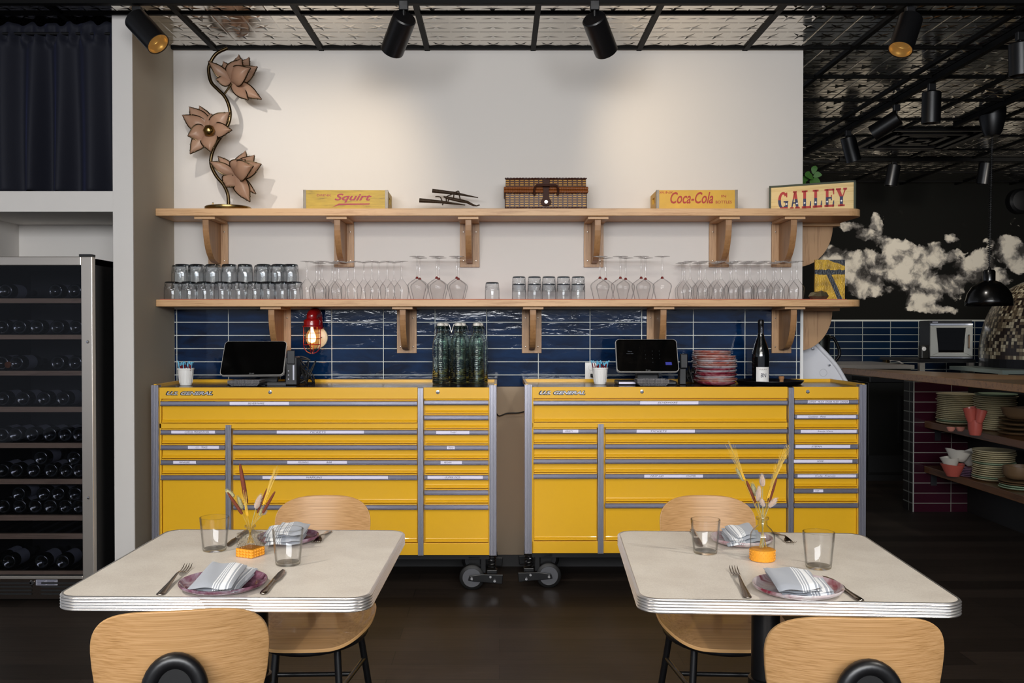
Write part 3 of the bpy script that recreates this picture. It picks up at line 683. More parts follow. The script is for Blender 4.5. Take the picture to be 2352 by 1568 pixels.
pa = thing('painting', 'small yellow abstract panel with dark strokes leaning behind the last wine glasses', 'painting', (1.876, 5.36, ZL))
MB().box(-.085, .085, -.009, .009, .001, .232).build('panel', pt.m, pa, bevel=.001)
rk = MB().lathe([(0, 0), (.035, .002), (.044, .014), (.036, .03), (.02, .038), (0, .041)], 12)
rk.v = [(x*(1+.25*random.random())*1.1, y*(1+.2*random.random()), z*(1+.3*random.random())) for x, y, z in rk.v]
o = rk.build('rock', plain('pyrite_rock', '8a8064', .3, .7, bump=(60, .8, .004)), None); o.location = (P(1880, 680, 5.22).x, 5.22, ZL+.0032)
tag(o, 'small glittering rock sitting at the right end of the lower shelf', 'rock')

# ------------------------------------------------------------------ upper shelf: flower lamp
fl = thing('flower_lamp', 'tall brass flower lamp with three pink glass lotus blossoms at the shelf left end', 'lamp', (P(524, 475, 5.29).x, 5.29, ZU))
fo = Vector(fl.location)
MB().lathe([(0, .001), (.125, .001), (.128, .005), (.128, .022), (.122, .026), (0, .027)], 56).build('base', M['brass'], fl, smooth=True)
MB().lathe([(0, .026), (.004, .026), (.004, .04), (.006, .042), (0, .045)], 10, c=(-.07, -.05, 0)).build('switch_knob', M['brass'], fl, smooth=True)
def cr(pts, n=8):
    out = []
    for i in range(len(pts)-1):
        p0 = pts[max(i-1, 0)]; p1 = pts[i]; p2 = pts[i+1]; p3 = pts[min(i+2, len(pts)-1)]
        for k in range(n):
            t = k/n; out.append(.5*((2*p1)+(p2-p0)*t+(2*p0-5*p1+4*p2-p3)*t*t+(3*p1-p0-3*p2+p3)*t**3))
    out.append(pts[-1]); return out
def FP(cx, cy, dy=0): return P(cx/3.1357, cy/3.1357, 5.29+dy)-fo
st = [(1640, 345), (1560, 385), (1515, 450), (1503, 510), (1520, 590), (1570, 645), (1615, 690), (1645, 750), (1658, 820), (1645, 890), (1600, 970), (1545, 1060), (1520, 1140), (1525, 1200), (1560, 1270), (1610, 1330), (1638, 1390), (1645, 1440)]
pts = cr([FP(*p) for p in st]+[Vector((FP(1645, 1440).x, 0, .02))])
MB().tube(pts, .0098, 12).build('stem', M['brassd'], fl, smooth=True)
pet = NT('petal_glass'); pet.set(Base_Color=lin('b3947f'), Roughness=.35); pet.b.inputs['Transmission Weight'].default_value = .0
trn = pet.n('ShaderNodeBsdfTranslucent'); trn.inputs[0].default_value = lin('ecd0ba'); ms = pet.n('ShaderNodeMixShader'); ms.inputs[0].default_value = .45
ou = [n for n in pet.t.nodes if n.type == 'OUTPUT_MATERIAL'][0]; pet.l(pet.b.outputs[0], ms.inputs[1]); pet.l(trn.outputs[0], ms.inputs[2])
tp = pet.n('ShaderNodeBsdfTransparent'); tp.inputs[0].default_value = (.9, .82, .76, 1); m2 = pet.n('ShaderNodeMixShader'); m2.inputs[0].default_value = .30
pet.l(ms.outputs[0], m2.inputs[1]); pet.l(tp.outputs[0], m2.inputs[2]); pet.l(m2.outputs[0], ou.inputs[0])
def petal(base, tip, wid, bow, beads=True):
    a, b = base, tip; ax = b-a; L = ax.length; ax.normalize(); n_ = Vector((0, -1, 0)); n_ = (n_-ax*n_.dot(ax)).normalized(); sd = ax.cross(n_)
    def pw(t): return wid*(math.sin(math.pi*min(1, t*1.02)**.78))**.8*(1 if t < .7 else 1-.25*(t-.7)/.3)
    def fn(u, v):
        s_ = (u-.5)*2; t = v; w_ = pw(t)*.5
        return a+ax*L*t+sd*s_*w_+n_*(bow*math.sin(math.pi*t*.9)-abs(s_)**2*wid*.16)
    o = MB().grid(fn, 8, 12).build('petal', pet.m, fl, smooth=True, fix=False, solid=.0015)
    edge = [fn(0, i/12) for i in range(13)]+[fn(1, 1-i/12) for i in range(13)]
    MB().tube(edge, .0036, 6, closed=True).build('petal_wire', M['brassd'], o, smooth=True)
    if beads:
        g = MB()
        for t, u in ((.86, 0), (.9, 1), (.74, 1)): g.lathe([(0, -.006), (.0055, -.002), (.0055, .002), (0, .006)], 8, c=fn(u, t))
        g.build('beads', M['brassd'], o, smooth=True)
def flower(c, tips):
    base = FP(*c)
    for tx, ty, wd, dy, bow in tips:
        petal(base+Vector((0, dy*.15, 0)), FP(tx, ty, dy), wd*1.15, bow)
# (tip x, tip y, width m, depth offset, bow)
flower((1668, 592), [(1722, 392, .075, .10, .01), (1795, 410, .085, .07, .01), (1852, 478, .085, .02, .02), (1606, 440, .075, .05, .01), (1500, 440, .05, -.04, .02), (1560, 568, .05, -.05, 0), (1800, 490, .095, -.08, .035), (1740, 425, .095, -.04, .035), (1880, 712, .065, -.03, .01), (1782, 714, .055, -.05, 0)])
flower((1506, 945), [(1362, 768, .085, .02, .02), (1435, 760, .07, .07, .01), (1312, 828, .075, .0, .02), (1354, 975, .085, -.05, .02), (1368, 1105, .075, -.04, .02), (1515, 1088, .085, -.07, .02), (1665, 935, .075, -.05, .02), (1650, 808, .085, -.02, .02), (1520, 818, .08, .02, .02)])
flower((1690, 1255), [(1768, 1085, .07, .10, .01), (1832, 1115, .08, .06, .01), (1880, 1180, .085, .02, .02), (1568, 1125, .05, .03, .01), (1510, 1163, .05, -.02, .02), (1628, 1335, .09, -.05, 0), (1820, 1195, .1, -.07, .035), (1762, 1150, .095, -.03, .035), (1795, 1448, .075, -.05, .01), (1842, 1395, .04, 0, .01)])
for c in ((1614, 680, 1670, 600), (1560, 1008, 1506, 950), (1614, 1335, 1680, 1262)):
    MB().tube([FP(c[0], c[1]), FP(c[2], c[3], -.01)], .006, 8).build('branch', M['brassd'], fl, smooth=True)
for c in ((1506, 942), ):
    MB().lathe([(0, -.034), (.022, -.026), (.034, 0), (.022, .026), (0, .034)], 24, c=FP(c[0], c[1], -.05)).build('bud', M['brass'], fl, smooth=True, ang=80)
# ------------------------------------------------------------------ crates
def crate(lab, xl, xr, hside, label_words, paint, loc_y, rz, hgt, dep, name='bottle_crate'):
    a = P(xl, 478, loc_y).x; b = P(xr, 478, loc_y).x; w_ = b-a
    c = thing(name, lab, 'crate', (a, loc_y, ZU), rz, 'vintage soda crates on the upper shelf')
    t_ = .012
    MB().box(0, w_, 0, t_, .001, hgt).build('front_board', paint, c, bevel=.002)
    MB().box(0, w_, dep-t_, dep, .001, hgt).build('back_board', paint, c, bevel=.002)
    for x in (0, w_-t_):
        g = MB().box(x, x+t_, t_, dep-t_, .001, hgt*.42).box(x, x+t_, t_, dep-t_, hgt*.74, hgt).box(x, x+t_, t_, dep*.33, hgt*.42, hgt*.74).box(x, x+t_, dep*.67, dep-t_, hgt*.42, hgt*.74)
        g.build('end_board', paint, c, bevel=.001)
    MB().box(t_, w_-t_, t_, dep-t_, .003, .012).build('bottom_board', paint, c)
    g = MB()
    for x in (0, w_): 
        s_ = 1 if x == 0 else -1
        g.box(min(x-.001*s_, x+.014*s_), max(x-.001*s_, x+.014*s_), -.0015, .0, .004, hgt+.001).box(min(x-.0015*s_, x), max(x-.0015*s_, x), -.0015, .022, .004, hgt+.001)
    g.build('corner_strap', plain('rusty_tin', '6d6458', .45, .6, vary=.4), c)
    for s, kx, kz, kw, kh, col, shr, bd in label_words:
        text('lettering', s, col, c, (kx*w_, -.0008, kz*hgt), width=kw*w_, height=kh*hgt, shear=shr, bold=bd, ext=.0004)
    return c, w_
pr = plain('faded_magenta_print', 'a03a4a', .6); rd = plain('red_print', 'a8331f', .6)
yl = NT('worn_yellow_paint'); n = yl.noise(yl.coord('Object', (3, 30, 30)), 2.5, 6, .65)
yl.l(yl.ramp(n, [(.28, '4f3d10'), (.42, 'ab8c1a'), (.7, 'c2a028')]), yl.b.inputs['Base Color']); yl.set(Roughness=.5)
sq, w_ = crate('worn yellow soda crate with magenta script lettering, left of the rusty iron sculpture', 697, 890, 0,
    [('DRINK', .16, .68, .17, .11, pr, 0, 0), ('Squirt', .37, .36, .44, .46, pr, .35, .02)], yl.m, 5.20, math.radians(1.0), .107, .235)
MB().ext([(.34*w_, .012), (.42*w_, .024), (.78*w_, .028), (.79*w_, .034), (.42*w_, .033)], -.001, 0, 'xzy').build('lettering_flourish', pr, sq)
cc, w_ = crate('yellow soda crate with red script lettering, right of the wicker basket', 1508, 1693, 0,
    [('DRINK', .01, .82, .20, .12, rd, 0, 0), ('Coca-Cola', .17, .30, .53, .60, rd, .32, .015), ('IN', .80, .62, .06, .13, rd, 0, 0), ('BOTTLES', .73, .30, .20, .15, rd, 0, .004)], plain('crate_yellow_paint', 'cb9c1c', .5, vary=.2), 5.20, math.radians(-1.0), .106, .235)
# ------------------------------------------------------------------ rusty sculpture
ir = plain('rusty_iron', '3a2a1a', .55, .5, bump=(160, .8, .004), vary=.5)
sc_o = P(1030, 478, 5.26); sc_o.z = ZU
sx = lambda cx, cy, dy=0: P(950+cx/13.835, 425+cy/13.835, 5.26+dy)-sc_o+Vector((0, 0, .018))
sn = thing('iron_sculpture', 'rusty iron figure of nails and wire lying at mid upper shelf', 'sculpture', tuple(sc_o))
MB().tube([sx(185, 585, -.03), sx(900, 640, -.03), sx(1640, 735, .0)], [.0125, .0085, .003], 10).build('spike', ir, sn, smooth=True)
MB().tube([sx(595, 280, .02), sx(1300, 360, .02), sx(2050, 500, .05)], [.0115, .009, .0025], 10).build('spike', ir, sn, smooth=True)
MB().tube([sx(950, 470), sx(1080, 510), sx(1450, 590), sx(1700, 640, .02), sx(1900, 740, .03), sx(2000, 760, .03), sx(2100, 730, .03)], [.004, .008, .010, .008, .006, .003, .004], 9).build('torso', ir, sn, smooth=True)
for pl in ([(1060, 540), (1050, 470), (1250, 380), (1420, 290), (1450, 420), (1480, 560)], [(1270, 520), (1290, 400), (1400, 330)], [(690, 470), (840, 480), (900, 600), (930, 690), (910, 740)], [(1090, 620), (1110, 560), (1040, 520), (1040, 620)]):
    MB().tube(cr([sx(*p) for p in pl], 4), .0034, 7).build('limb', ir, sn, smooth=True)
# ------------------------------------------------------------------ wicker basket
wk = bricks('wicker_weave', 'cf9c42', 'b07c30', '42200f', .0265, .0128, .0040, 0, 'xz', .5)
wr = NT('cane_wrap'); co = wr.coord(); wv = wr.n('ShaderNodeTexWave'); wv.bands_direction = 'X'; wv.inputs['Scale'].default_value = 55; wr.l(co, wv.inputs[0])
wr.l(wr.ramp(wv.outputs['Fac'], [(.2, '5a2a12'), (.7, '9c5a26')]), wr.b.inputs['Base Color']); wr.set(Roughness=.35); wr.bump(wv.outputs['Fac'], .6, .002)
lt = plain('brown_leather', '3d2218', .55, spec=.15)
bx0 = P(1160, 470, 5.19).x; bx1 = P(1348, 470, 5.19).x; bw = bx1-bx0
bk = thing('picnic_basket', 'brown wicker picnic basket with leather strap at the middle of the upper shelf', 'basket', (bx0, 5.19, ZU))
MB().box(0, bw, 0, .235, .001, .094).build('body', wk, bk, bevel=.006)
MB().ext([(.002, .118), (.233, .118), (.225, .168), (.215, .173), (.022, .173), (.012, .166)], .004, bw-.004, 'yzx').build('lid', wk, bk, bevel=.003)
dk = plain('dark_wicker', '3a170d', .5, bump=(120, .8, .003), vary=.4)
for z, nm in ((.0975, 'rim_roll'), (.1145, 'rim_roll')):
    MB().tube([(-.003, -.003, z), (bw+.003, -.003, z), (bw+.003, .238, z), (-.003, .238, z)], .0088, 12, closed=True).build(nm, wr.m, bk, smooth=True)
for z, in ((.006,), (.088,), (.170,)):
    ins = .0 if z < .1 else .012
    g = MB()
    for k in range(2):
        pts = [(bw*i/60, ins-.002+.0035*math.sin(i*1.4+k*math.pi), z+.003*math.cos(i*1.4+k*math.pi)) for i in range(61)]
        g.tube(pts, .0032, 6)
    g.build('braid', dk, bk, smooth=True)
for z in (.012, .084):
    pass
hx = bw/2
MB().tube(cr([Vector(p) for p in ((hx-.062, -.014, .075), (hx-.066, -.022, .095), (hx-.060, -.034, .118), (hx-.045, -.04, .126), (hx, -.042, .124), (hx+.045, -.04, .126), (hx+.060, -.034, .118), (hx+.066, -.022, .095), (hx+.062, -.014, .075))], 5), .0058, 10).build('handle', lt, bk, smooth=True)
MB().ext([(hx-.021, .162), (hx+.021, .162), (hx+.016, .10), (hx+.016, .062), (hx+.030, .040), (hx+.024, .022), (hx, .016), (hx-.024, .022), (hx-.030, .040), (hx-.016, .062), (hx-.016, .10)], -.0165, -.013, 'xzy').build('leather_strap', lt, bk, bevel=.002)
MB().lathe([(0, .005), (.009, .005), (.011, .002), (.011, 0)], 20, M=Matrix.Rotation(math.pi/2, 4, 'X'), c=(hx, -.0165, .038)).build('clasp', M['chrome'], bk, smooth=True)
# ------------------------------------------------------------------ GALLEY sign
a = P(1767, 478, 5.40); b = P(1966, 478, 5.18); a.z = b.z = ZU
ang = math.atan2(b.y-a.y, b.x-a.x); L = (Vector((b.x, b.y, 0))-Vector((a.x, a.y, 0))).length
sg = thing('wooden_sign', 'painted wooden GALLEY sign with green frame leaning at the right end of the upper shelf', 'sign', tuple(a), ang)
tm = plain('tin', '8a8a80', .5)
MB().box(.006, L-.006, .0, .014, .001, .152).build('board', wood('cream_board', 'e6c98a', 'cda862', 'x', .8), sg)
g = MB().box(0, L, -.006, .02, .148, .158).box(0, .009, -.006, .02, .001, .158).box(L-.011, L, -.006, .02, .001, .158)
g.build('frame', plain('dark_green_wood', '3a4230', .6, vary=.3), sg, bevel=.001)
lm = NT('letter_paint'); co = lm.coord(); sp = lm.n('ShaderNodeSeparateXYZ'); lm.l(co, sp.inputs[0])
lm.l(lm.ramp(lm.math('DIVIDE', sp.outputs[1], .104), [(.10, 'b3261f'), (.12, '1d2a55'), (.50, '1d2a55'), (.52, 'b3261f')]), lm.b.inputs['Base Color']); lm.set(Roughness=.5)
lm.t.nodes['Color Ramp'].color_ramp.interpolation = 'CONSTANT'
rel = [(1797, 1858), (1870, 1930), (1942, 1998), (2008, 2064), (2078, 2135), (2145, 2210)]
for ch, (p, q) in zip('GALLEY', rel):
    u0 = (p-1742)/(2262-1742)*L; u1 = (q-1742)/(2262-1742)*L; wv_ = u1-u0; st_ = wv_*.24; H = .100
    bx = []; g = MB(); rot = (math.pi/2, 0, 0)
    def R_(x0, x1, y0, y1): g.ext([(x0, y0), (x1, y0), (x1, y1), (x0, y1)], 0, .0012, 'xyz')
    def poly(*pp): g.ext(list(pp), 0, .0012, 'xyz')
    if ch == 'G':
        out = [(wv_*.5+wv_*.5*math.cos(t), H*.5+H*.5*math.sin(t)) for t in [math.radians(k) for k in range(40, 325, 15)]]
        inn = [(wv_*.5+wv_*.22*math.cos(t), H*.5+H*.36*math.sin(t)) for t in [math.radians(k) for k in range(40, 325, 15)]][::-1]
        for i in range(len(out)-1):
            j = len(inn)-1-i; poly(out[i], out[i+1], inn[j-1], inn[j])
        R_(wv_*.55, wv_*1.02, H*.40, H*.47); R_(wv_*.72, wv_*.98, .0, H*.44); R_(wv_*.80, wv_*.92, H*.68, H*.95)
    elif ch == 'A':
        poly((wv_*.12, H*.04), (wv_*.24, H*.04), (wv_*.55, H*.98), (wv_*.42, H*.98)); poly((wv_*.62, H*.04), (wv_*.90, H*.04), (wv_*.64, H*.98), (wv_*.36, H*.98))
        R_(wv_*.22, wv_*.72, H*.30, H*.38); R_(0, wv_*.38, 0, H*.10); R_(wv_*.52, wv_, 0, H*.10); R_(wv_*.3, wv_*.7, H*.92, H)
    elif ch == 'L':
        R_(wv_*.16, wv_*.46, 0, H); R_(0, wv_*.62, H*.90, H); R_(0, wv_, 0, H*.12); poly((wv_*.80, 0), (wv_, 0), (wv_, H*.38), (wv_*.92, H*.38))
    elif ch == 'E':
        R_(wv_*.14, wv_*.42, 0, H); R_(0, wv_, H*.90, H); R_(0, wv_, 0, H*.12); R_(wv_*.3, wv_*.72, H*.46, H*.55); R_(wv_*.66, wv_*.76, H*.36, H*.66)
        poly((wv_*.80, 0), (wv_, 0), (wv_, H*.34), (wv_*.92, H*.34)); poly((wv_*.80, H), (wv_, H), (wv_, H*.68), (wv_*.92, H*.68))
    else:
        R_(wv_*.36, wv_*.64, 0, H*.5); poly((wv_*.36, H*.5), (wv_*.64, H*.5), (wv_*.36, H*.96), (wv_*.04, H*.96)); poly((wv_*.50, H*.40), (wv_*.64, H*.5), (wv_*.92, H*.96), (wv_*.80, H*.96))
        R_(0, wv_*.46, H*.90, H); R_(wv_*.66, wv_, H*.90, H); R_(wv_*.2, wv_*.8, 0, H*.10)
    o = g.build('letter', lm.m, sg); o.rotation_euler = rot; o.location = (u0, -.0005, .020)
    k = .006; dx = {'G': .85, 'A': .72, 'L': .31, 'E': .28, 'Y': .5}[ch]*wv_
    d2 = MB().ext([(-k, 0), (0, -k), (k, 0), (0, k)], 0, .0005, 'xyz').build('white_diamond', M['white'], sg); d2.rotation_euler = rot; d2.location = (u0+dx, -.0020, .020+H*.30)
# plant behind the sign
pl_ = thing('potted_plant', 'green leafy sprig showing above the GALLEY sign', 'plant', (P(1870, 478, 5.56).x, 5.56, ZU))
lf = plain('leaf_green', '3f6b2a', .45); pc = pl_.location
MB().lathe([(0, .001), (.035, .001), (.045, .07), (.042, .07), (.03, .062), (0, .06)], 24).build('pot', plain('grey_pot', '55524c', .6), pl_, smooth=True)
MB().tube([(0, 0, .06), (-.02, 0, .14), (0, 0, .21), (.005, 0, .26)], .003, 6).build('stalk', lf, pl_, smooth=True)
for i, (cx_, cy_, ln, an) in enumerate([(1870, 392, .05, 80), (1876, 404, .05, 10), (1862, 408, .045, 160), (1850, 413, .05, 200), (1872, 416, .055, -20), (1855, 403, .04, 120), (1845, 418, .05, 170), (1866, 420, .05, -60)]):
    b0 = P(cx_, cy_, 5.56-.02*(i % 3))-Vector(pc); an = math.radians(an); dr = Vector((math.cos(an), -.3, math.sin(an))).normalized(); sd = dr.cross(Vector((0, -1, .2))).normalized()
    MB().grid(lambda u, v: b0+dr*ln*(v-.4)+sd*(u-.5)*.036*math.sin(math.pi*min(v+.02, 1))**.7+Vector((0, 0, .008*math.sin(math.pi*v))), 4, 8).build('leaf', lf, pl_, smooth=True, fix=False)
# ================================================================== THINGS ON THE CHESTS
ZC = CZp(889.5)-.0005
def oncz(px, y): return (P(px, 880, y).x, y, ZC)
def straw_cup(px, y, lab, s_):
    c = thing('straw_cup', lab, 'cup', oncz(px, y))
    prof = [(0, .001), (.030, .001), (.031, .004), (.033, .012), (.0335, .012), (.041, .078), (.0425, .084), (.044, .085), (.0445, .093), (.0425, .093), (.0425, .086), (.032, .006), (0, .004)]
    MB().lathe(prof, 40).build('cup_wall', M['white'], c, smooth=True)
    g = MB()
    for i in range(16):
        a = 2*math.pi*i/16; g.tube([(.0338*math.cos(a), .0338*math.sin(a), .014), (.0405*math.cos(a), .0405*math.sin(a), .076)], .0012, 5)
    g.build('ribs', M['white'], c)
    return c
st_r = plain('maroon_straw', '7a1020', .35); st_b = plain('light_blue_straw', '6fc3e6', .35)
def straws(cup, s_, where):
    random.seed(s_)
    for i in range(16):
        a = 2*math.pi*i/16+random.uniform(-.15, .15); r = random.uniform(.012, .034); lean = random.uniform(.006, .018)
        x, y = r*math.cos(a), r*math.sin(a); top = random.uniform(.108, .124)
        dx, dy = lean*math.cos(a), lean*math.sin(a)
        s = MB().tube([(x*.6, y*.6, .012), (x+dx*.7, y+dy*.7, .100), (x+dx, y+dy, top)], .0028, 7).build('drinking_straw', st_r if i % 4 else st_b, None)
        s.location = cup.location
        tip = MB().tube([(x+dx*.9, y+dy*.9, top-.006), (x+dx*1.02, y+dy*1.02, top+.003), (x+dx*1.3+.003*(-1)**i, y+dy*1.2, top+.008)], .0030, 7).build('blue_tip', st_b, s)
        tag(s, '%s drinking straw among the bunch in the white cup %s' % ('blue-tipped maroon' if i % 4 else 'light blue', where), 'straw', 'drinking straws in the cup '+where)
c1 = straw_cup(427, 5.10, 'white cup of straws at the left end of the left tool chest', 3); straws(c1, 3, 'on the left tool chest')
c2 = straw_cup(1378, 5.18, 'white cup of straws on the right tool chest beside the outlet', 5); straws(c2, 5, 'on the right tool chest')
# ---- touch screen registers
def slab(corners, th, r=.06, n=6):
    bl, br, tr_, tl = corners; nrm = (br-bl).cross(tl-bl).normalized()
    pts = []
    for (cu, cv, a0) in ((1-r, r*1.6, -90), (1-r, 1-r*1.6, 0), (r, 1-r*1.6, 90), (r, r*1.6, 180)):
        for i in range(n+1):
            a = math.radians(a0+90*i/n); u = cu+r*math.cos(a); v = cv+r*1.6*math.sin(a)
            pts.append((bl*(1-u)+br*u)*(1-v)+(tl*(1-u)+tr_*u)*v)
    return pts, nrm
def screen(par, corners):
    o = Vector(par.location); cs = [c-o for c in corners]
    pts, n_ = slab(cs, .012)
    m = len(pts); back = [p-n_*.016*1 for p in pts]
    g = MB().add(pts+back, [tuple(range(m)), tuple(range(m, 2*m))[::-1]]+[(i, (i+1) % m, m+(i+1) % m, m+i) for i in range(m)])
    b = g.build('bezel', M['alub'] if False else plain('bezel_silver', 'bdbab6', .35, .25), par)
    ctr = sum(cs, Vector())/4
    ins = [c+(ctr-c)*.018+n_*.0016 for c in cs]; pts, _ = slab(ins, 0)
    pk = [p-n_*.001 for p in pts]; m = len(pts)
    MB().add(pts+pk, [tuple(range(m)), tuple(range(m, 2*m))[::-1]]+[(i, (i+1) % m, m+(i+1) % m, m+i) for i in range(m)]).build('screen', plain('black_screen_glass', '050505', .07, spec=.6), b)
    return b, cs, n_
def place_on(cs, n_, u, v, off=.0022):
    bl, br, tr_, tl = cs; p = (bl*(1-u)+br*u)*(1-v)+(tl*(1-u)+tr_*u)*v+n_*off
    X = (br-bl).normalized(); Z = n_; Y = Z.cross(X)
    return p, Matrix((X, Y, Z)).transposed().to_euler(), (br-bl).length
def glyph(par, cs, n_, s, u, v, wd, mat, **k):
    p, e, L = place_on(cs, n_, u, v); return text('screen_lettering' if len(s) > 1 or True else '', s, mat, par, p, width=wd*L if wd else None, rot=e, ext=.0001, **k)
logo = plain('screen_logo_grey', '8c8c8c', .5)
p1 = thing('touch_screen_register', 'black touch-screen register tilted back on the left tool chest', 'register', oncz(590, 5.12))
b, cs, n_ = screen(p1, [P(504, 862, 5.03), P(651, 860.5, 5.00), P(659.5, 783.5, 5.12), P(517.5, 783.5, 5.15)])
glyph(b, cs, n_, 'O', .465, .025, .022, logo); glyph(b, cs, n_, 'toast', .495, .032, .045, logo)
MB().ext([(-.16, .0), (.19, .0), (.17, .014), (-.14, .014)], -.02, .13, 'xzy').build('base', M['black'], p1, bevel=.004)
MB().ext([(.0, .012), (.10, .012), (.12, .10), (.02, .10)], .04, .07, 'xzy').build('stand', M['black'], p1, bevel=.004)
MB().box(-.045, .06, -.06, .03, .0, .003).box(.07, .17, -.055, -.03, .001, .017).build('printer_tray', M['black'], p1)
pr_ = thing('card_reader', 'black card reader tower with buttons between the left register and the caged lamp', 'card reader', oncz(672, 5.10))
MB().box(-.035, .03, -.03, .06, .001, .155).build('body', M['black'], pr_, bevel=.006)
MB().box(-.022, .020, -.036, -.029, .115, .19).build('slot_head', M['black'], pr_, bevel=.004)
for k in range(3): MB().lathe([(0, .002), (.003, .002), (.003, 0)], 10, M=Matrix.Rotation(math.pi/2, 4, 'X'), c=(-.015, -.0305, .035+.022*k)).build('button', M['alu'], pr_)
MB().box(.008, .016, -.0315, -.0295, .03, .11).build('clear_strip', M['alu'], pr_)
random.seed(11)
def cables(px, y, lab, w_, h_, n=9):
    g = MB(); 
    for i in range(n):
        pts = [Vector((random.uniform(-w_, w_), random.uniform(-.03, .03), random.uniform(.006, h_))) for _ in range(5)]
        pts[0].z = .006; pts[-1].z = .006
        g.tube(cr(pts, 7), .0042, 6)
    o = g.build('cable_bundle', M['rubber'], None, smooth=True); o.location = (P(px, 880, y).x, y, ZC); tag(o, lab, 'cables')
cables(700, 5.20, 'tangle of black cables behind the card reader on the left tool chest', .055, .15)
cables(1583, 5.28, 'black cables bunched behind the right register, beside the plates', .035, .10, 5)
p2 = thing('touch_screen_register', 'black touch-screen register showing a keypad on the right tool chest', 'register', oncz(1485, 5.14))
b, cs, n_ = screen(p2, [P(1417, 853.5, 5.01), P(1560, 853.5, 5.03), P(1553.5, 779, 5.13), P(1413, 779, 5.11)])
glyph(b, cs, n_, 'O', .465, .025, .022, logo); glyph(b, cs, n_, 'toast', .495, .032, .045, logo)
dim = plain('screen_digit', '5a6068', .5, emit=('9aa0aa', .12))
for i, s in enumerate('1234567890'):
    r_, c_ = divmod(i, 3); c_ = 1 if i == 9 else c_
    glyph(b, cs, n_, s, .47+.115*c_, .62-.115*r_, None, dim, height=.0034)
glyph(b, cs, n_, 'Welcome', .19, .61, .07, dim); glyph(b, cs, n_, 'to your table', .17, .53, .11, dim)
p_, e_, L_ = place_on(cs, n_, .79, .20); o = MB().box(0, .034, 0, .017, 0, .0006).build('blue_key', plain('blue_key', '2c2f78', .4, emit=('3a3fa0', .3)), b); o.location = p_; o.rotation_euler = e_
MB().box(-.16, .16, -.03, .14, .0, .022).build('base', M['black'], p2, bevel=.006)
MB().box(-.05, .07, .02, .09, .02, .10).build('stand', M['black'], p2, bevel=.006)
MB().box(-.155, -.065, -.0315, -.0295, .006, .018).build('sticker', M['tape'], p2)
rd_ = thing('card_reader', 'black card reader clipped at the right side of the right register', 'card reader', oncz(1567, 5.16))
MB().box(-.018, .018, -.02, .04, .001, .09).build('stand', M['black'], rd_, bevel=.004)
MB().box(-.016, .024, -.035, -.005, .09, .17).build('head', M['black'], rd_, bevel=.005)
spk = NT('grey_speckled_pulp'); n = spk.noise(spk.coord(), 260, 2); spk.l(spk.ramp(n, [(.38, '4c4c50'), (.66, '8e8c8c')]), spk.b.inputs['Base Color']); spk.set(Roughness=.7)
def trays(px, y, n, where):
    w_ = .082
    for k in range(n):
        g = MB(); z = .002+.0052*k
        t0, t1, b0, b1 = w_, .055, w_*.80, .043; h = .018
        ring = lambda a, b_, zz: [(-a, -b_, zz), (a, -b_, zz), (a, b_, zz), (-a, b_, zz)]
        vs = ring(b0, b1, 0)+ring(t0, t1, h)+ring(t0+.004, t1+.004, h)+ring(t0+.004, t1+.004, h-.002)+ring(b0+.001, b1+.001, -.0015)
        fs = [(0, 1, 2, 3), (16, 19, 18, 17)]
        for q in range(4):
            for i in range(4): j = (i+1) % 4; fs.append((q*4+i, q*4+j, q*4+4+j, q*4+4+i))
        o = g.add(vs, fs).build('receipt_tray', spk.m, None, bevel=.001); o.location = (P(px, 880, y).x, y, ZC+z+.0015)
        tag(o, 'grey speckled tray in the small stack %s, %s' % (where, nth(k, n, 'lowest', 'topmost', 'from the bottom')), 'tray', 'speckled trays '+where)
trays(566, 5.03, 3, 'below the left register'); trays(1497, 5.04, 4, 'below the right register')
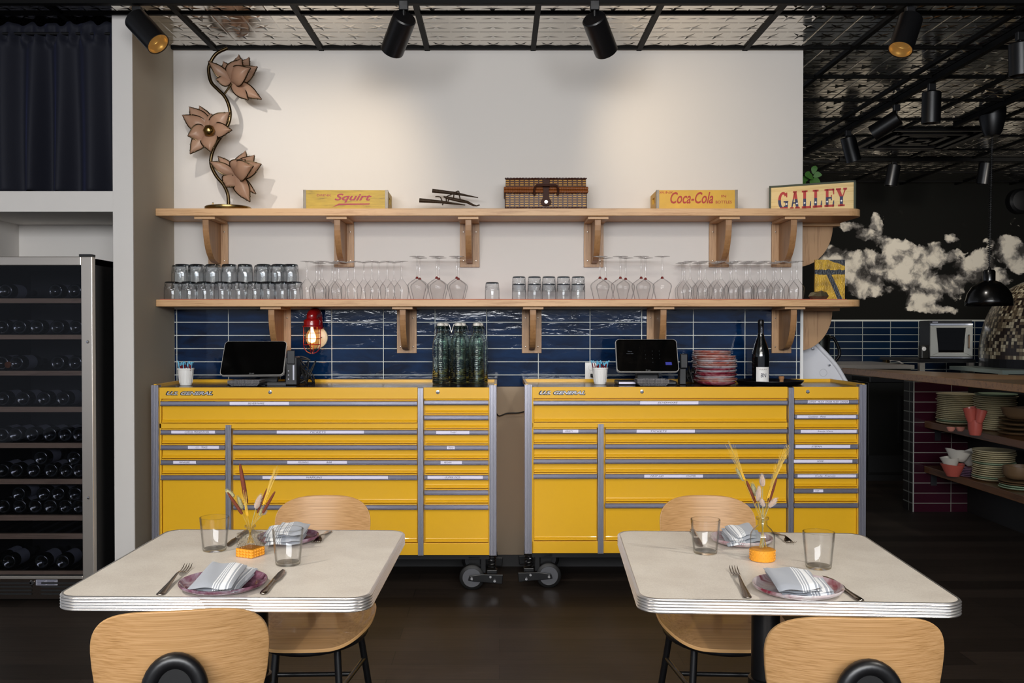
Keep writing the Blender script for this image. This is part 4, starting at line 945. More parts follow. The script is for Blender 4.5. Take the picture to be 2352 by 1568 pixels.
# ---- swing top bottles
bg = thin_glass('green_bottle_glass', 'eff5f2', '5c7068', .05, 2.6); bgm = glass_bump(bg, 'wave', 42, .7, .006)
bgd = thin_glass('bottle_base_glass', 'b3c7be', '2c4038', .06, 2)[0]; porc = plain('porcelain_stopper', 'e4dfd4', .25); wire = plain('wire_steel', 'b0aca0', .25, 1)
_r = NT('recycled_green_glass'); _r.set(Base_Color=lin('ecf5f1'), Roughness=.05, IOR=1.33); _r.b.inputs['Transmission Weight'].default_value = 1.0
_w = _r.n('ShaderNodeTexWave'); _w.bands_direction = 'Z'; _w.inputs['Scale'].default_value = 28; _w.inputs['Distortion'].default_value = 2.5; _w.inputs['Detail Scale'].default_value = 1.5; _r.l(_r.coord(), _w.inputs['Vector']); _r.bump(_w.outputs['Fac'], .4, .0025); rgl = _r.m
B0 = None
for j, (px, y, lab) in enumerate([(1012, 5.235, 'front row, left'), (1052.5, 5.235, 'front row, middle'), (1095, 5.235, 'front row, right'), (1022, 5.335, 'back row, left'), (1062, 5.335, 'back row, middle'), (1102, 5.335, 'back row, right')]):
    L_ = 'green glass swing-top bottle on the left tool chest, '+lab; loc = oncz(px, y)
    if B0: dup(B0, loc, label=L_, rz=.3*j-.5); continue
    B0 = thing('swing_top_bottle', L_, 'bottle', loc, 0, 'six swing-top glass bottles')
    MB().lathe([(0, .002), (.043, .002), (.0455, .008), (.0455, .21), (.0435, .235), (.036, .258), (.0245, .275), (.021, .285), (.021, .322), (.0175, .322), (.0175, .286), (.0215, .272), (.033, .254), (.040, .232), (.042, .21), (.042, .016), (.030, .009), (0, .014)], 40).build('bottle_wall', rgl, B0, smooth=True, ang=80)
    MB().lathe([(.0213, .305), (.0245, .308), (.0245, .318), (.0213, .321)], 24).build('lip', bgd, B0, smooth=True, fix=False)
    MB().lathe([(0, .320), (.019, .322), (.0205, .328), (.0195, .336), (.006, .340), (0, .340)], 24).build('stopper', porc, B0, smooth=True)
    g = MB()
    for s_ in (-1, 1):
        g.tube(cr([Vector((s_*.005, -.004, .335)), Vector((s_*.022, -.004, .332)), Vector((s_*.030, -.012, .305)), Vector((s_*.033, -.016, .285)), Vector((s_*.024, -.020, .278))], 5), .0014, 6)
    g.tube([(.0225*math.cos(a), .0225*math.sin(a), .288) for a in [i*math.pi/8 for i in range(16)]], .0015, 6, closed=True)
    g.build('wire_bail', wire, B0, smooth=True)
# ---- caged lamp
lx = P(722, 750, 5.45).x
lp = thing('caged_lamp', 'red caged wall lamp glowing on the blue tiles beside the left register', 'lamp', (lx, WY-.01, 1.37))
cxp = P(716.5, 780, 5.31).x-lx; zt = P(716, 745, 5.31).z-1.37; cy = -(WY-.01-5.31)
q = Matrix.Rotation(math.pi/2, 4, 'X')
pcx = P(727, 775, 5.43).x-lx; pcz = P(727, 775, 5.43).z-1.37
MB().lathe([(0, .018), (.050, .017), (.062, .010), (.064, .0)], 40, M=q, c=(pcx, 0, pcz)).build('wall_plate', plain('cream_plate', 'e6dcc0', .3), lp, smooth=True)
MB().lathe([(0, -.0), (.004, .0), (.003, .003), (0, .004)], 10, M=q, c=(pcx+.03, -.018, pcz)).build('plate_screw', M['dsteel'], lp)
ay = -.005
MB().tube(cr([Vector((pcx+.01, ay-.012, pcz+.055)), Vector((pcx+.010, ay-.035, zt+.045)), Vector((cxp+.012, cy*.6, zt+.066)), Vector((cxp+.002, cy, zt+.055)), Vector((cxp, cy, zt+.03))], 6), [.030]*24+[.030], 18).build('gooseneck', M['red'], lp, smooth=True)
MB().lathe([(0, .036), (.030, .034), (.043, .026), (.046, .020), (.046, -.004), (.053, -.008), (.053, -.014), (.044, -.014)], 36, c=(cxp, cy, zt)).build('cap', M['red'], lp, smooth=True)
MB().lathe([(.040, -.012), (.0405, -.09), (.037, -.115), (.026, -.138), (.012, -.149), (0, -.152)], 32, c=(cxp, cy, zt)).build('glass_jar', thin_glass('jar_glass', 'fff4e0', 'b0a080')[0], lp, smooth=True, fix=False)
MB().lathe([(.006, -.015), (.010, -.035), (.020, -.06), (.023, -.08), (.017, -.098), (0, -.105)], 24, c=(cxp, cy, zt)).build('bulb', plain('lit_bulb', 'ffd9a0', .5, emit=('ffc070', 9)), lp, smooth=True)
g = MB()
for k in range(4):
    a = k*math.pi/2+math.pi/2+.0
    ca, sa = math.cos(a), math.sin(a)
    g.tube(cr([Vector((cxp+r_*ca, cy+r_*sa, zt+z_)) for r_, z_ in ((.0475, -.012), (.0475, -.06), (.0475, -.11), (.040, -.140), (.022, -.158), (0, -.164))], 4), .0022, 6)
for z_ in (-.048, -.080, -.114): g.tube([(cxp+.0475*math.cos(i*math.pi/12), cy+.0475*math.sin(i*math.pi/12), zt+z_) for i in range(24)], .0022, 6, closed=True)
g.build('wire_cage', M['red'], lp, smooth=True)
light('caged_lamp_glow', 'POINT', (lx+cxp, WY-.01+cy-.0, 1.37+zt-.07), (lx, 0, 0), 1.6, (1, .72, .42), shadow_soft_size=.02)
# ---- outlet, plates, wine bottle, tray, cork
ou_ = thing('power_outlet', 'white power outlet on the blue tiles behind the straw cup', 'outlet', (P(1354, 852, 5.44).x, WY-.0105, P(1354, 852, 5.44).z))
MB().box(-.026, .040, -.005, 0, -.050, .050).build('cover_plate', M['white'], ou_, bevel=.002)
for z_ in (-.02, .02): MB().lathe([(0, .0075), (.014, .0075), (.016, .005)], 20, M=q, c=(.007, 0, z_)).build('socket', M['white'], ou_)
MB().box(.004, .03, -.04, -.007, -.034, -.014).build('plug', M['rubber'], ou_, bevel=.003)
def glaze(nm, a, b_, c_, sc=9):
    t = NT(nm); n = t.noise(t.coord(), sc, 4, .6, 1.2); t.l(t.ramp(n, [(.35, a), (.5, b_), (.66, c_)]), t.b.inputs['Base Color']); t.set(Roughness=.12); return t.m
gl1 = glaze('burgundy_glaze', '561020', '9a3244', 'c08a90'); gl2 = glaze('blush_glaze', 'b0584c', 'c08478', 'c9c0c0'); gl3 = glaze('pale_lilac_glaze', '8d7480', 'c9c3ca', 'dcdad9')
def plate_mesh(R, h=.018): return [(0, .0), (R*.62, .0), (R*.70, .001), (R*.96, h*.72), (R, h), (R*.985, h+.0015), (R*.93, h*.80), (R*.72, .0055), (0, .0045)]
PR = {}
random.seed(21)
def plates(px, y, n, R, where, z0, step=.0083, mats=(gl1, gl2, gl3), zz=ZC, nm='plate', kind='glazed plate'):
    for k in range(n):
        m_ = mats[random.randrange(len(mats))] if k < n-2 else mats[1 % len(mats)]
        key = (R, m_.name)
        loc = (P(px, 880, y).x+random.uniform(-.004, .004), y+random.uniform(-.004, .004), zz+z0+step*k)
        if key in PR:
            o = PR[key].copy(); COL.objects.link(o)
        else:
            o = MB().lathe(plate_mesh(R), 44).build(nm, m_, None, smooth=True, ang=60); PR[key] = o
        o.location = loc; o.rotation_euler = (random.uniform(-.014, .014), random.uniform(-.018, .018), random.uniform(0, 6))
        tag(o, '%s %s, %s' % (kind, where, nth(k, n, 'lowest', 'topmost', 'from the bottom')), 'plate', kind+'s '+where)
plates(1645, 5.09, 14, .108, 'in the front stack beside the bottle', .002, .0107, kind='burgundy glazed plate')
plates(1634, 5.312, 16, .108, 'in the rear stack beside the bottle', .002, .0107, kind='burgundy glazed plate')
tr_ = MB().lathe([(0, .002), (.150, .002), (.165, .006), (.180, .020), (.184, .021), (.184, .018), (.168, .001), (.150, 0), (0, 0)], 60).build('serving_tray', M['black'], None, smooth=True)
tr_.location = (P(1767, 875, 5.22).x, 5.22, ZC+.001); tag(tr_, 'round black serving tray under the wine bottle', 'tray')
wb = thing('wine_bottle', 'dark sparkling-wine bottle with white BN label on the black tray', 'bottle', (P(1747, 870, 5.20).x, 5.20, ZC+.004))
dg_ = plain('dark_green_glass', '06090a', .06, coat=.5, spec=.8)
MB().lathe([(0, .004), (.040, .001), (.0465, .004), (.047, .012), (.0475, .15), (.045, .175), (.034, .215), (.022, .25), (.0155, .275), (.0145, .285)], 44).build('bottle_glass', dg_, wb, smooth=True, ang=80)
MB().lathe([(.0150, .258), (.0152, .32), (.0165, .325), (.0165, .345), (.013, .352), (0, .353)], 28).build('foil', plain('black_foil', '121214', .3, .4, bump=(300, .5, .001)), wb, smooth=True)
def arc_label(nm, r, a0, a1, z0, z1, mat):
    return MB().grid(lambda u, v: (r*math.sin(a0+(a1-a0)*u), -r*math.cos(a0+(a1-a0)*u), z0+(z1-z0)*v), 20, 1).build(nm, mat, wb, fix=False, smooth=True)
lb = arc_label('paper_label', .0479, -.78, .85, .010, .092, M['white'])
arc_label('foil_band', .0158, -1.6, 1.6, .262, .265, M['alu'])
text('lettering', 'BN', M['ink'], lb, (-.012, -.0483, .036), width=.029, height=.022, shear=.1, ext=.0003)
text('small_lettering', 'FLEURY', plain('grey_print', '8a8478', .6), lb, (-.018, -.0483, .076), width=.040, height=.007, ext=.0003)
o = text('neck_lettering', 'FLEURY', M['alu'], wb, (.004, -.0165, .275), width=.040, height=.006, rot=(math.pi/2, -math.pi/2, 0), ext=.0003)
ck = MB().lathe([(0, 0), (.0115, 0), (.0105, .018), (.0115, .022), (.0155, .028), (.0155, .036), (.012, .040), (0, .040)], 24).build('cork', plain('cork', 'a9774c', .8, bump=(150, .6, .002), vary=.2), None, smooth=True)
ck.location = (P(1795, 868, 5.20).x, 5.20, ZC+.004); tag(ck, 'champagne cork standing on the black tray right of the bottle', 'cork')
cb = MB().tube(cr([Vector((P(1138, 945, 5.35).x, 5.35, P(1138, 945, 5.35).z)), P(1146, 955, 5.38), P(1165, 949, 5.4), P(1190, 948, 5.4), P(1205, 945, 5.38)], 6), .004, 8).build('hanging_cable', M['rubber'], None, smooth=True)
tag(cb, 'black power cord hanging between the two yellow tool chests', 'cord')
# ================================================================== TABLES
TZ = .742
lam = NT('speckled_laminate'); co = lam.coord(); n1 = lam.noise(co, 320, 3, .7); n2 = lam.noise(co, 9, 3)
lam.l(lam.ramp(lam.math('ADD', lam.math('MULTIPLY', n1, .6), lam.math('MULTIPLY', n2, .4)), [(.38, 'cfc5b8'), (.6, 'e3dbce')]), lam.b.inputs['Base Color']); lam.set(Roughness=.38)
edgem = plain('ribbed_table_edge', 'f6f4f2', .30, .95)
def rr(w_, d_, r, off, n=10):
    a, b = w_/2+off, d_/2+off; r = r+off; pts = []
    for cx, cy, s in ((a-r, -b+r, -90), (a-r, b-r, 0), (-a+r, b-r, 90), (-a+r, -b+r, 180)):
        for i in range(n+1):
            t = math.radians(s+90*i/n); pts.append((cx+r*math.cos(t), cy+r*math.sin(t)))
    return pts
def table(lab, cx, cy, rz, w_, d_):
    t = thing('dining_table', lab, 'table', (cx, cy, 0), rz, 'cream diner tables')
    r = .052
    MB().ext(rr(w_, d_, r, -.004), TZ-.030, TZ, 'xyz').build('tabletop', lam.m, t, bevel=.001)
    prof = [(-.0045, TZ+.0003), (-.001, TZ+.001), (.0012, TZ-.0005)]
    z = TZ-.001
    for k in range(5):
        h = .0068
        prof += [(-.0012, z-.0004), (-.0008, z-.0012), (.0030, z-.0018), (.0040, z-h*.5), (.0030, z-h+.0014), (-.0008, z-h+.0008)]; z -= h
    prof += [(-.004, z)]
    vs = []; m = None
    for o_, zz in prof:
        ring = rr(w_, d_, r, o_); m = len(ring); vs += [(x, y, zz) for x, y in ring]
    fs = [(i*m+k, i*m+(k+1) % m, (i+1)*m+(k+1) % m, (i+1)*m+k) for i in range(len(prof)-1) for k in range(m)]
    MB().add(vs, fs).build('ribbed_edge', edgem, t, smooth=True, ang=50)
    MB().lathe([(0, .06), (.038, .06), (.038, TZ-.045), (0, TZ-.045)], 28).build('column', M['black'], t, smooth=True)
    MB().lathe([(.039, .40), (.046, .402), (.046, .425), (.039, .427)], 28).build('collar', M['black'], t, smooth=True)
    g = MB()
    for a in (45, 135): g.box(-.30, .30, -.022, .022, 0, .03, Matrix.Rotation(math.radians(a), 4, 'Z'))
    g.lathe([(0, .03), (.075, .03), (.05, .06), (0, .06)], 24).build('foot', M['black'], t, bevel=.003)
    MB().box(-.22, .22, -.03, .03, TZ-.046, TZ-.0305).box(-.03, .03, -.22, .22, TZ-.046, TZ-.0305).build('top_support', M['black'], t)
    return t
table('square cream laminate diner table with ribbed metal edge, at the left', -.6774, 2.5885, math.radians(-1.15), .748, .745)
table('square cream laminate diner table with ribbed metal edge, at the right', .7251, 2.5575, math.radians(-3.1), .752, .747)
# ================================================================== CHAIRS
vx = NT('oak_veneer'); n1 = vx.math('ADD', vx.math('MULTIPLY', vx.noise(vx.coord('Object', (.28, 20, 110)), 3.0, 4, .5, .1), .5), vx.math('MULTIPLY', vx.noise(vx.coord('Object', (.7, 20, 330)), 3.0, 3, .5), .5))
vx.l(vx.ramp(n1, [(.36, '977044'), (.46, 'ab8253'), (.56, 'b78e60'), (.7, 'c09768')]), vx.b.inputs['Base Color']); vx.set(Roughness=.42); vx.b.inputs['Coat Weight'].default_value = .15; vx.bump(n1, .1, .0006)
ply = plain('plywood_edge', 'c99c66', .5)
def chair(lab, cx, cy, rz, grp, sc=None):
    c = thing('dining_chair', lab, 'chair', (cx, cy, 0), rz, grp)
    W_, H0, H1 = .172, .580, .810
    def bk(u, v, off=0):
        """u,v in 0..1 over the panel, superellipse edge"""
        a = (u-.5)*2; b = (v-.5)*2
        x = a*W_*(1-.12*(1-v)**2)
        z = H0+(H1-H0)*v
        y = .235-.055*(x/W_)**2+(v-.5)*.035+off
        return Vector((x, y, z+.006*(x/W_)**2*0))
    # outline in (a,b)
    n = 64; N = 3.3; outl = []
    for i in range(n):
        t = 2*math.pi*i/n; ct, st_ = math.cos(t), math.sin(t)
        outl.append((math.copysign(abs(ct)**(2/N), ct), math.copysign(abs(st_)**(2/N), st_)))
    def panel(fn, rings=9, th=.011, nm='backrest', mat=None):
        vs = []; fs = []
        for side in (0, 1):
            base = len(vs); vs.append(fn(0, 0, side))
            for k in range(1, rings+1):
                for a, b in outl: vs.append(fn(a*k/rings, b*k/rings, side))
            for i in range(n):
                j = (i+1) % n; fs.append((base, base+1+i, base+1+j))
                for k in range(rings-1):
                    p = base+1+k*n; fs.append((p+i, p+n+i, p+n+j, p+j))
        h = len(vs)//2; p = 1+(rings-1)*n
        rim = [(p+i, p+(i+1) % n, h+p+(i+1) % n, h+p+i) for i in range(n)]
        g = MB().add(vs, fs+rim); o = g.build(nm, vx.m, c, smooth=True, ang=60, bevel=.0015)
        o.data.materials.append(ply)
        for f in o.data.polygons:
            idx = set(f.vertices)
            if any(v < h for v in idx) and any(v >= h for v in idx): f.material_index = 1
        return o
    panel(lambda a, b, s: bk((a+1)/2, (b+1)/2, -.0055 if s == 0 else .0055))
    def seat(a, b, s):
        x = a*.205*(1-.10*(b < 0)*b*b); y = -.035+b*.232
        r2 = a*a
        z = .452+.020*max(0, abs(a)-.45)**2*4+.014*max(0, b-.5)**2*4-.012*max(0, -b-.6)*2
        return Vector((x, y, z-(.011 if s else 0)))
    panel(seat, nm='seat')
    # tube frame
    g = MB(); g.tube([(.172*math.cos(t), -.04+.205*math.sin(t), .426) for t in [2*math.pi*i/36 for i in range(36)]], .0135, 10, closed=True)
    g.build('seat_frame', M['black'], c, smooth=True)
    legs = {}
    for sx_ in (-1, 1):
        for nm, a, b in (('f', (.095, -.135, .43), (.125, -.20, 0)), ('b', (.135, .085, .43), (.185, .20, 0))):
            p = Vector((a[0]*sx_, a[1], a[2])); q_ = Vector((b[0]*sx_, b[1], b[2])); legs[(nm, sx_)] = (p, q_)
            pp = [p, p+(q_-p)*.04+Vector((0, 0, 0)), q_+Vector((0, 0, .006))]
            MB().tube(pp, .0115, 12).build('leg', M['black'], c, smooth=True)
            MB().tube([q_+Vector((0, 0, .012)), q_+Vector((0, 0, .001))], .013, 12).build('foot_cap', M['rubber'], c, smooth=True)
    at = lambda k, t: legs[k][0]+(legs[k][1]-legs[k][0])*t
    m = []
    for sx_ in (-1, 1):
        a, b = at(('f', sx_), .36), at(('b', sx_), .36); m.append((a+b)/2); MB().tube([a, b], .008, 10).build('stretcher', M['black'], c, smooth=True)
    MB().tube(m, .008, 10).build('stretcher', M['black'], c, smooth=True)
    # back support: flat black hoop rising behind the backrest
    pts = []; wdt = .047
    for i in range(17):
        t = math.pi*i/16; pts.append(Vector((-wdt*math.cos(t), .262+.014, .672+.055*math.sin(t))))
    pts = [Vector((-.052, .10, .425)), Vector((-.054, .20, .44)), Vector((-.052, .255, .50)), Vector((-.049, .270, .60))]+pts+[Vector((.049, .270, .60)), Vector((.052, .255, .50)), Vector((.054, .20, .44)), Vector((.052, .10, .425))]
    MB().tube(pts, .0150, 12).build('back_hoop', M['black'], c, smooth=True)
    MB().grid(lambda u, v: Vector(((u-.5)*2*wdt*(1 if v < .7 else math.sqrt(max(0, 1-((v-.7)/.3)**2))), .272+.003*v, .59+.135*v)), 12, 12).build('back_pad', M['blackm'], c, smooth=True, solid=.012)
    if sc: c.scale = sc
    return c
GC = 'oak and black metal dining chairs'
chair('wooden chair on the far side of the left table, facing the camera', P(752, 1300, 3.25).x, 3.015, math.radians(2), GC, (.96, 1, .985))
chair('wooden chair on the far side of the right table, facing the camera', P(1611, 1300, 3.25).x, 3.015, math.radians(-3), GC, (.96, 1, .985))
chair('wooden chair tucked at the near left table, back to the camera', -.663, 2.03, math.radians(191), GC, (1.0, 1, 1.037))
chair('wooden chair tucked at the near right table, back to the camera', .704, 2.035, math.radians(178), GC, (1.035, 1, 1.02))
# ================================================================== PLACE SETTINGS
gp1 = glaze('plum_glaze', '4c2233', '7c5262', 'a79aa6', 12); gp2 = glaze('plum_white_glaze', '7a2536', 'b9a7a9', 'cfc8c6', 10)
def tplate(px, py, R, m_, lab):
    l = Pz(px, py, TZ+.008); l.z = TZ+.001
    o = MB().lathe([(0, 0), (R*.72, 0), (R*.80, .002), (R*.97, .010), (R, .016), (R*.985, .0185), (R*.95, .0170), (R*.90, .0095), (R*.75, .0055), (0, .005)], 64).build('dinner_plate', m_, None, smooth=True, ang=70)
    o.location = l; return tag(o, lab, 'plate', 'small glazed plates on the tables')
tplate(513, 1341, .1065, gp1, 'plum glazed plate at the near side of the left table')
tplate(662, 1236, .091, gp1, 'plum glazed plate at the far side of the left table')
tplate(1832, 1351, .107, gp2, 'plum and white glazed plate at the near side of the right table')
tplate(1703, 1240, .091, gp2, 'plum and white glazed plate at the far side of the right table')
def napmat(nm, flip=False):
    t = NT(nm); tc = t.n('ShaderNodeTexCoord'); sp = t.n('ShaderNodeSeparateXYZ'); t.l(tc.outputs['UV'], sp.inputs[0]); u = sp.outputs[0]
    if flip: u = t.math('SUBTRACT', 1, u)
    s = [(0, 'a4a8b0'), (.55, 'f2f2f2'), (.575, 'a4a8b0'), (.605, 'f2f2f2'), (.63, 'a4a8b0'), (.66, 'f2f2f2'), (.685, 'a4a8b0'), (.72, 'f4f4f4'), (.84, 'a4a8b0'), (.89, 'f2f2f2'), (.915, 'a4a8b0')]
    c = t.ramp(u, s); t.t.nodes['Color Ramp'].color_ramp.interpolation = 'CONSTANT'
    t.l(c, t.b.inputs['Base Color']); t.set(Roughness=.85); t.b.inputs['Sheen Weight'].default_value = .2
    t.bump(t.noise(t.coord(), 700, 2), .4, .0006); return t.m
nm1, nm2 = napmat('striped_linen'), napmat('striped_linen_mirrored', True)
def fold(q, z, th, zb=None, puff=.004):
    """one folded layer: q = bl, br, tr, tl photo pixels of its top face at height z; returns a closed rounded slab"""
    bl, br, tr_, tl = [Pz(x, y, z) for x, y in q]
    nu, nv = 20, 12
    def top(u, v):
        p = (bl*(1-u)+br*u)*(1-v)+(tl*(1-u)+tr_*u)*v
        e = min(u, 1-u, 1); f = min(v, 1-v)
        k = min(1, min(e*(br-bl).length, f*(tl-bl).length)/(th*.8)); k = math.sqrt(max(0, 1-(1-k)**2))
        return p, k, puff*math.sin(math.pi*u)*math.sin(math.pi*v)+.0022*math.sin(9*u+4*v+z*900)
    g = MB()
    def up(u, v): p, k, h = top(u, v); return Vector((p.x, p.y, z-th/2+th/2*k+h))
    def dn(u, v): p, k, h = top(u, v); return Vector((p.x, p.y, z-th/2-th/2*k+h*.6))
    g.grid(up, nu, nv, uv=True); g.grid(dn, nu, nv, uv=True)
    return g
def napkin(layers, mat, lab):
    """layers: list of (quad, z, thickness)"""
    o0 = Pz(*layers[0][0][0], TZ); G = MB(); G.uv = {}
    for q, z, th in layers:
        g = fold(q, z, th); n0 = len(G.v); G.add([Vector(v)-o0 for v in g.v], g.f)
        for k, v in g.uv.items(): G.uv[n0+k] = v
    o = G.build('cloth_napkin', mat, None, smooth=True, ang=180, fix=True); o.location = o0
    import bmesh
    bm = bmesh.new(); bm.from_mesh(o.data); bmesh.ops.remove_doubles(bm, verts=bm.verts, dist=.00008); bmesh.ops.recalc_face_normals(bm, faces=bm.faces); bm.to_mesh(o.data); bm.free()
    return tag(o, lab, 'napkin', 'folded grey napkins on the plates')
napkin([(((450, 1356), (545, 1357), (594, 1303), (520, 1296)), .7595, .0085), (((452, 1352), (548, 1350), (592, 1300), (520, 1292)), .7665, .0075),
        (((433, 1350), (530, 1352), (566, 1298), (486, 1292)), .7755, .0095), (((430, 1345), (531, 1346), (568, 1291), (488, 1286)), .7865, .011)], nm1, 'grey striped napkin folded on the near plate of the left table')
napkin([(((608, 1248), (690, 1246), (705, 1222), (620, 1224)), .7595, .0085), (((606, 1240), (690, 1240), (708, 1214), (622, 1214)), .768, .0085),
        (((604, 1229), (680, 1230), (700, 1205), (619, 1205)), .777, .0085), (((631, 1224), (697, 1225), (713, 1199), (648, 1196)), .788, .0095)], nm2, 'grey striped napkin folded on the far plate of the left table')
napkin([(((1800, 1366), (1918, 1362), (1894, 1326), (1790, 1322)), .7595, .0085), (((1797, 1361), (1916, 1356), (1890, 1322), (1780, 1318)), .767, .0075),
        (((1790, 1357), (1890, 1354), (1862, 1310), (1756, 1306)), .7755, .0085), (((1789, 1351), (1889, 1346), (1858, 1303), (1752, 1298)), .788, .012)], nm1, 'grey striped napkin folded on the near plate of the right table')
napkin([(((1672, 1250), (1760, 1247), (1752, 1220), (1655, 1222)), .7595, .0085), (((1680, 1244), (1752, 1240), (1740, 1214), (1655, 1216)), .768, .0085),
        (((1678, 1240), (1740, 1232), (1720, 1208), (1656, 1209)), .776, .008), (((1692, 1231), (1738, 1222), (1722, 1199), (1664, 1206)), .785, .009)], nm2, 'grey striped napkin folded on the far plate of the right table')
def ribbon(g, st_, x0=0):
    """stations: (y, half width, z, half thickness, x)"""
    n = 10; vs = []
    for y, hw, z, ht, *xx in st_:
        x = xx[0] if xx else x0
        for k in range(n):
            a = 2*math.pi*k/n; vs.append((x+hw*math.cos(a), y, z+ht*math.sin(a)))
    m = len(st_); fs = [(i*n+k, i*n+(k+1) % n, (i+1)*n+(k+1) % n, (i+1)*n+k) for i in range(m-1) for k in range(n)]
    fs += [tuple(range(n))[::-1], tuple((m-1)*n+k for k in range(n))]; g.add(vs, fs)
def cutlery(kind, hpx_, tpx, lab, L0=None):
    a = Pz(*hpx_, TZ+.003); b = Pz(*tpx, TZ+.003); L = (b-a).length; an = math.atan2(b.y-a.y, b.x-a.x)-math.pi/2
    t = thing('table_'+kind, lab, kind, (a.x, a.y, TZ), an, '%ss beside the plates' % kind)
    if kind == 'fork':
        g = MB(); ribbon(g, [(0, .003, .004, .001), (.002*1, .0085, .0035, .0015), (.012, .0105, .003, .0016), (L*.35, .0058, .008, .0020), (L*.58, .0032, .014, .0018), (L*.66, .0034, .013, .0016), (L*.70, .0085, .009, .0010), (L*.75, .0115, .0055, .0009), (L*.79, .0118, .004, .0009)])
        g.build('handle', M['dsteel'], t, smooth=True, ang=80)
        g = MB()
        for x in (-.0099, -.0033, .0033, .0099): ribbon(g, [(L*.78, .0018, .0042, .0009, x), (L*.86, .0015, .003, .0009, x), (L*.95, .0013, .0065, .0008, x), (L, .0005, .012, .0004, x)])
        g.build('tines', M['dsteel'], t, smooth=True, ang=80)
    else:
        g = MB(); ribbon(g, [(0, .003, .004, .002), (.003, .008, .004, .0028), (.02, .0095, .004, .0034), (L*.25, .0072, .004, .0034), (L*.45, .0062, .0045, .0034), (L*.48, .0085, .0045, .003)])
        g.build('handle', M['dsteel'], t, smooth=True, ang=80)
        g = MB(); ribbon(g, [(L*.475, .0075, .0045, .0022, 0), (L*.50, .0085, .0045, .0010, .001), (L*.60, .0105, .0045, .0008, .002), (L*.85, .0098, .0045, .0007, .0015), (L*.96, .0055, .0045, .0006, -.001), (L, .0008, .0045, .0004, -.004)])
        g.build('blade', M['dsteel'], t, smooth=True, ang=80)
    return t
cutlery('fork', (366, 1366), (433, 1301), 'steel fork lying left of the near plate on the left table')
cutlery('knife', (603, 1364), (653, 1308), 'steel knife lying right of the near plate on the left table')
cutlery('knife', (567, 1218), (522, 1255), 'steel knife lying between the glass and vase at the back of the left table')
cutlery('fork', (757, 1219), (722, 1250), 'steel fork lying right of the far plate on the left table')
cutlery('fork', (1718, 1373), (1684, 1306), 'steel fork lying left of the near plate on the right table')
cutlery('knife', (1979, 1380), (1893, 1323), 'steel knife lying right of the near plate on the right table')
cutlery('knife', (1590, 1216), (1610, 1256), 'steel knife seen through the left glass at the back of the right table')
cutlery('fork', (1776, 1222), (1822, 1250), 'steel fork lying right of the bottle vase on the right table')
wg = thin_glass('water_glass', 'ffffff', 'a8a8a4', .02, 1.3)[0]; wgb = thin_glass('water_glass_base', 'f4f3ee', 'b4b0a6', .03, 2.0)[0]
G0 = None
for px, py, lab in ((661.5, 1296, 'clear water glass in front on the left table, right of the vase'), (493, 1264, 'clear water glass at the back left of the left table'), (1880, 1304, 'clear water glass in front on the right table, right of the vase'), (1620, 1270, 'clear water glass at the back left of the right table')):
    l = Pz(px, py, TZ); l.z = TZ+.0005
    if G0: dup(G0, l, label=lab); continue
    G0 = thing('water_glass', lab, 'glass', l, 0, 'clear water glasses on the tables')
    r0, r1, h = .0335, .0415, .095
    MB().lathe([(r0, .007), (r0+.002, .03), (r1-.002, .07), (r1, h)], 48).build('outer_wall', wg, G0, smooth=True, fix=False)
    MB().lathe([(0, .008), (r0-.004, .008), (r0-.0015, .012), (r1-.0025, h)], 48).build('inner_wall', wg, G0, smooth=True, fix=False)
    MB().lathe([(r1, h), (r1-.0006, h+.0012), (r1-.002, h+.0012), (r1-.0025, h)], 48).build('rim', wgb, G0, smooth=True, fix=False)
    MB().lathe([(0, .001), (r0-.004, 0), (r0-.001, .002), (r0, .007)], 48).build('thick_base', wgb, G0, smooth=True, fix=False)
# ---- vases
om = plain('orange_rubber', 'dd9220', .5)
l = Pz(575, 1276, TZ); l.z = TZ+.0005
va = thing('square_vase', 'square cut-glass vase with studded orange base on the left table', 'vase', l, math.radians(-26))
s_ = .0275
cg = glass_bump(thin_glass('cut_glass', 'f3f1ea', 'a8a292', .05, 3.0), 'voronoi', 150, .7, .006)
MB().box(-s_+.001, s_-.001, -s_+.001, s_-.001, .0235, .066).build('glass_body', cg, va, bevel=.002, fix=False)
MB().lathe([(s_*.7, .066), (.014, .069), (.0105, .073), (.0105, .079), (.015, .081), (.0155, .085), (.0125, .087)], 24).build('neck', wgb, va, smooth=True, fix=False)
MB().box(-s_, s_, -s_, s_, 0, .0235).build('orange_base', om, va, bevel=.001)
g = MB(); n = 5; p = 2*s_/n; 
for face in range(4):
    R4 = Matrix.Rotation(face*math.pi/2, 4, 'Z')
    for i in range(5):
        for j in range(3):
            x0, x1 = -s_+p*i, -s_+p*(i+1); z0, z1 = .0005+.0076*j, .0005+.0076*(j+1)
            vs = [R4 @ Vector(v) for v in ((x0, -s_-.0002, z0), (x1, -s_-.0002, z0), (x1, -s_-.0002, z1), (x0, -s_-.0002, z1), ((x0+x1)/2, -s_-.0042, (z0+z1)/2))]
            g.add(vs, [(0, 1, 4), (1, 2, 4), (2, 3, 4), (3, 0, 4), (3, 2, 1, 0)])
g.build('pyramid_studs', om, va)
l2 = Pz(1751, 1286, TZ); l2.z = TZ+.0005
vb = thing('bottle_vase', 'clear glass bottle vase with dotted orange base on the right table', 'vase', l2, 0)
R = .0335
vg = thin_glass('vase_glass', 'f6f7f6', '8c8e8c', .03, 1.6); 
MB().lathe([(R-.0005, .028), (R, .062), (R-.002, .074), (R-.009, .085), (.017, .092), (.0125, .097), (.012, .110)], 44).build('glass_body', vg[0], vb, smooth=True, fix=False, ang=80)
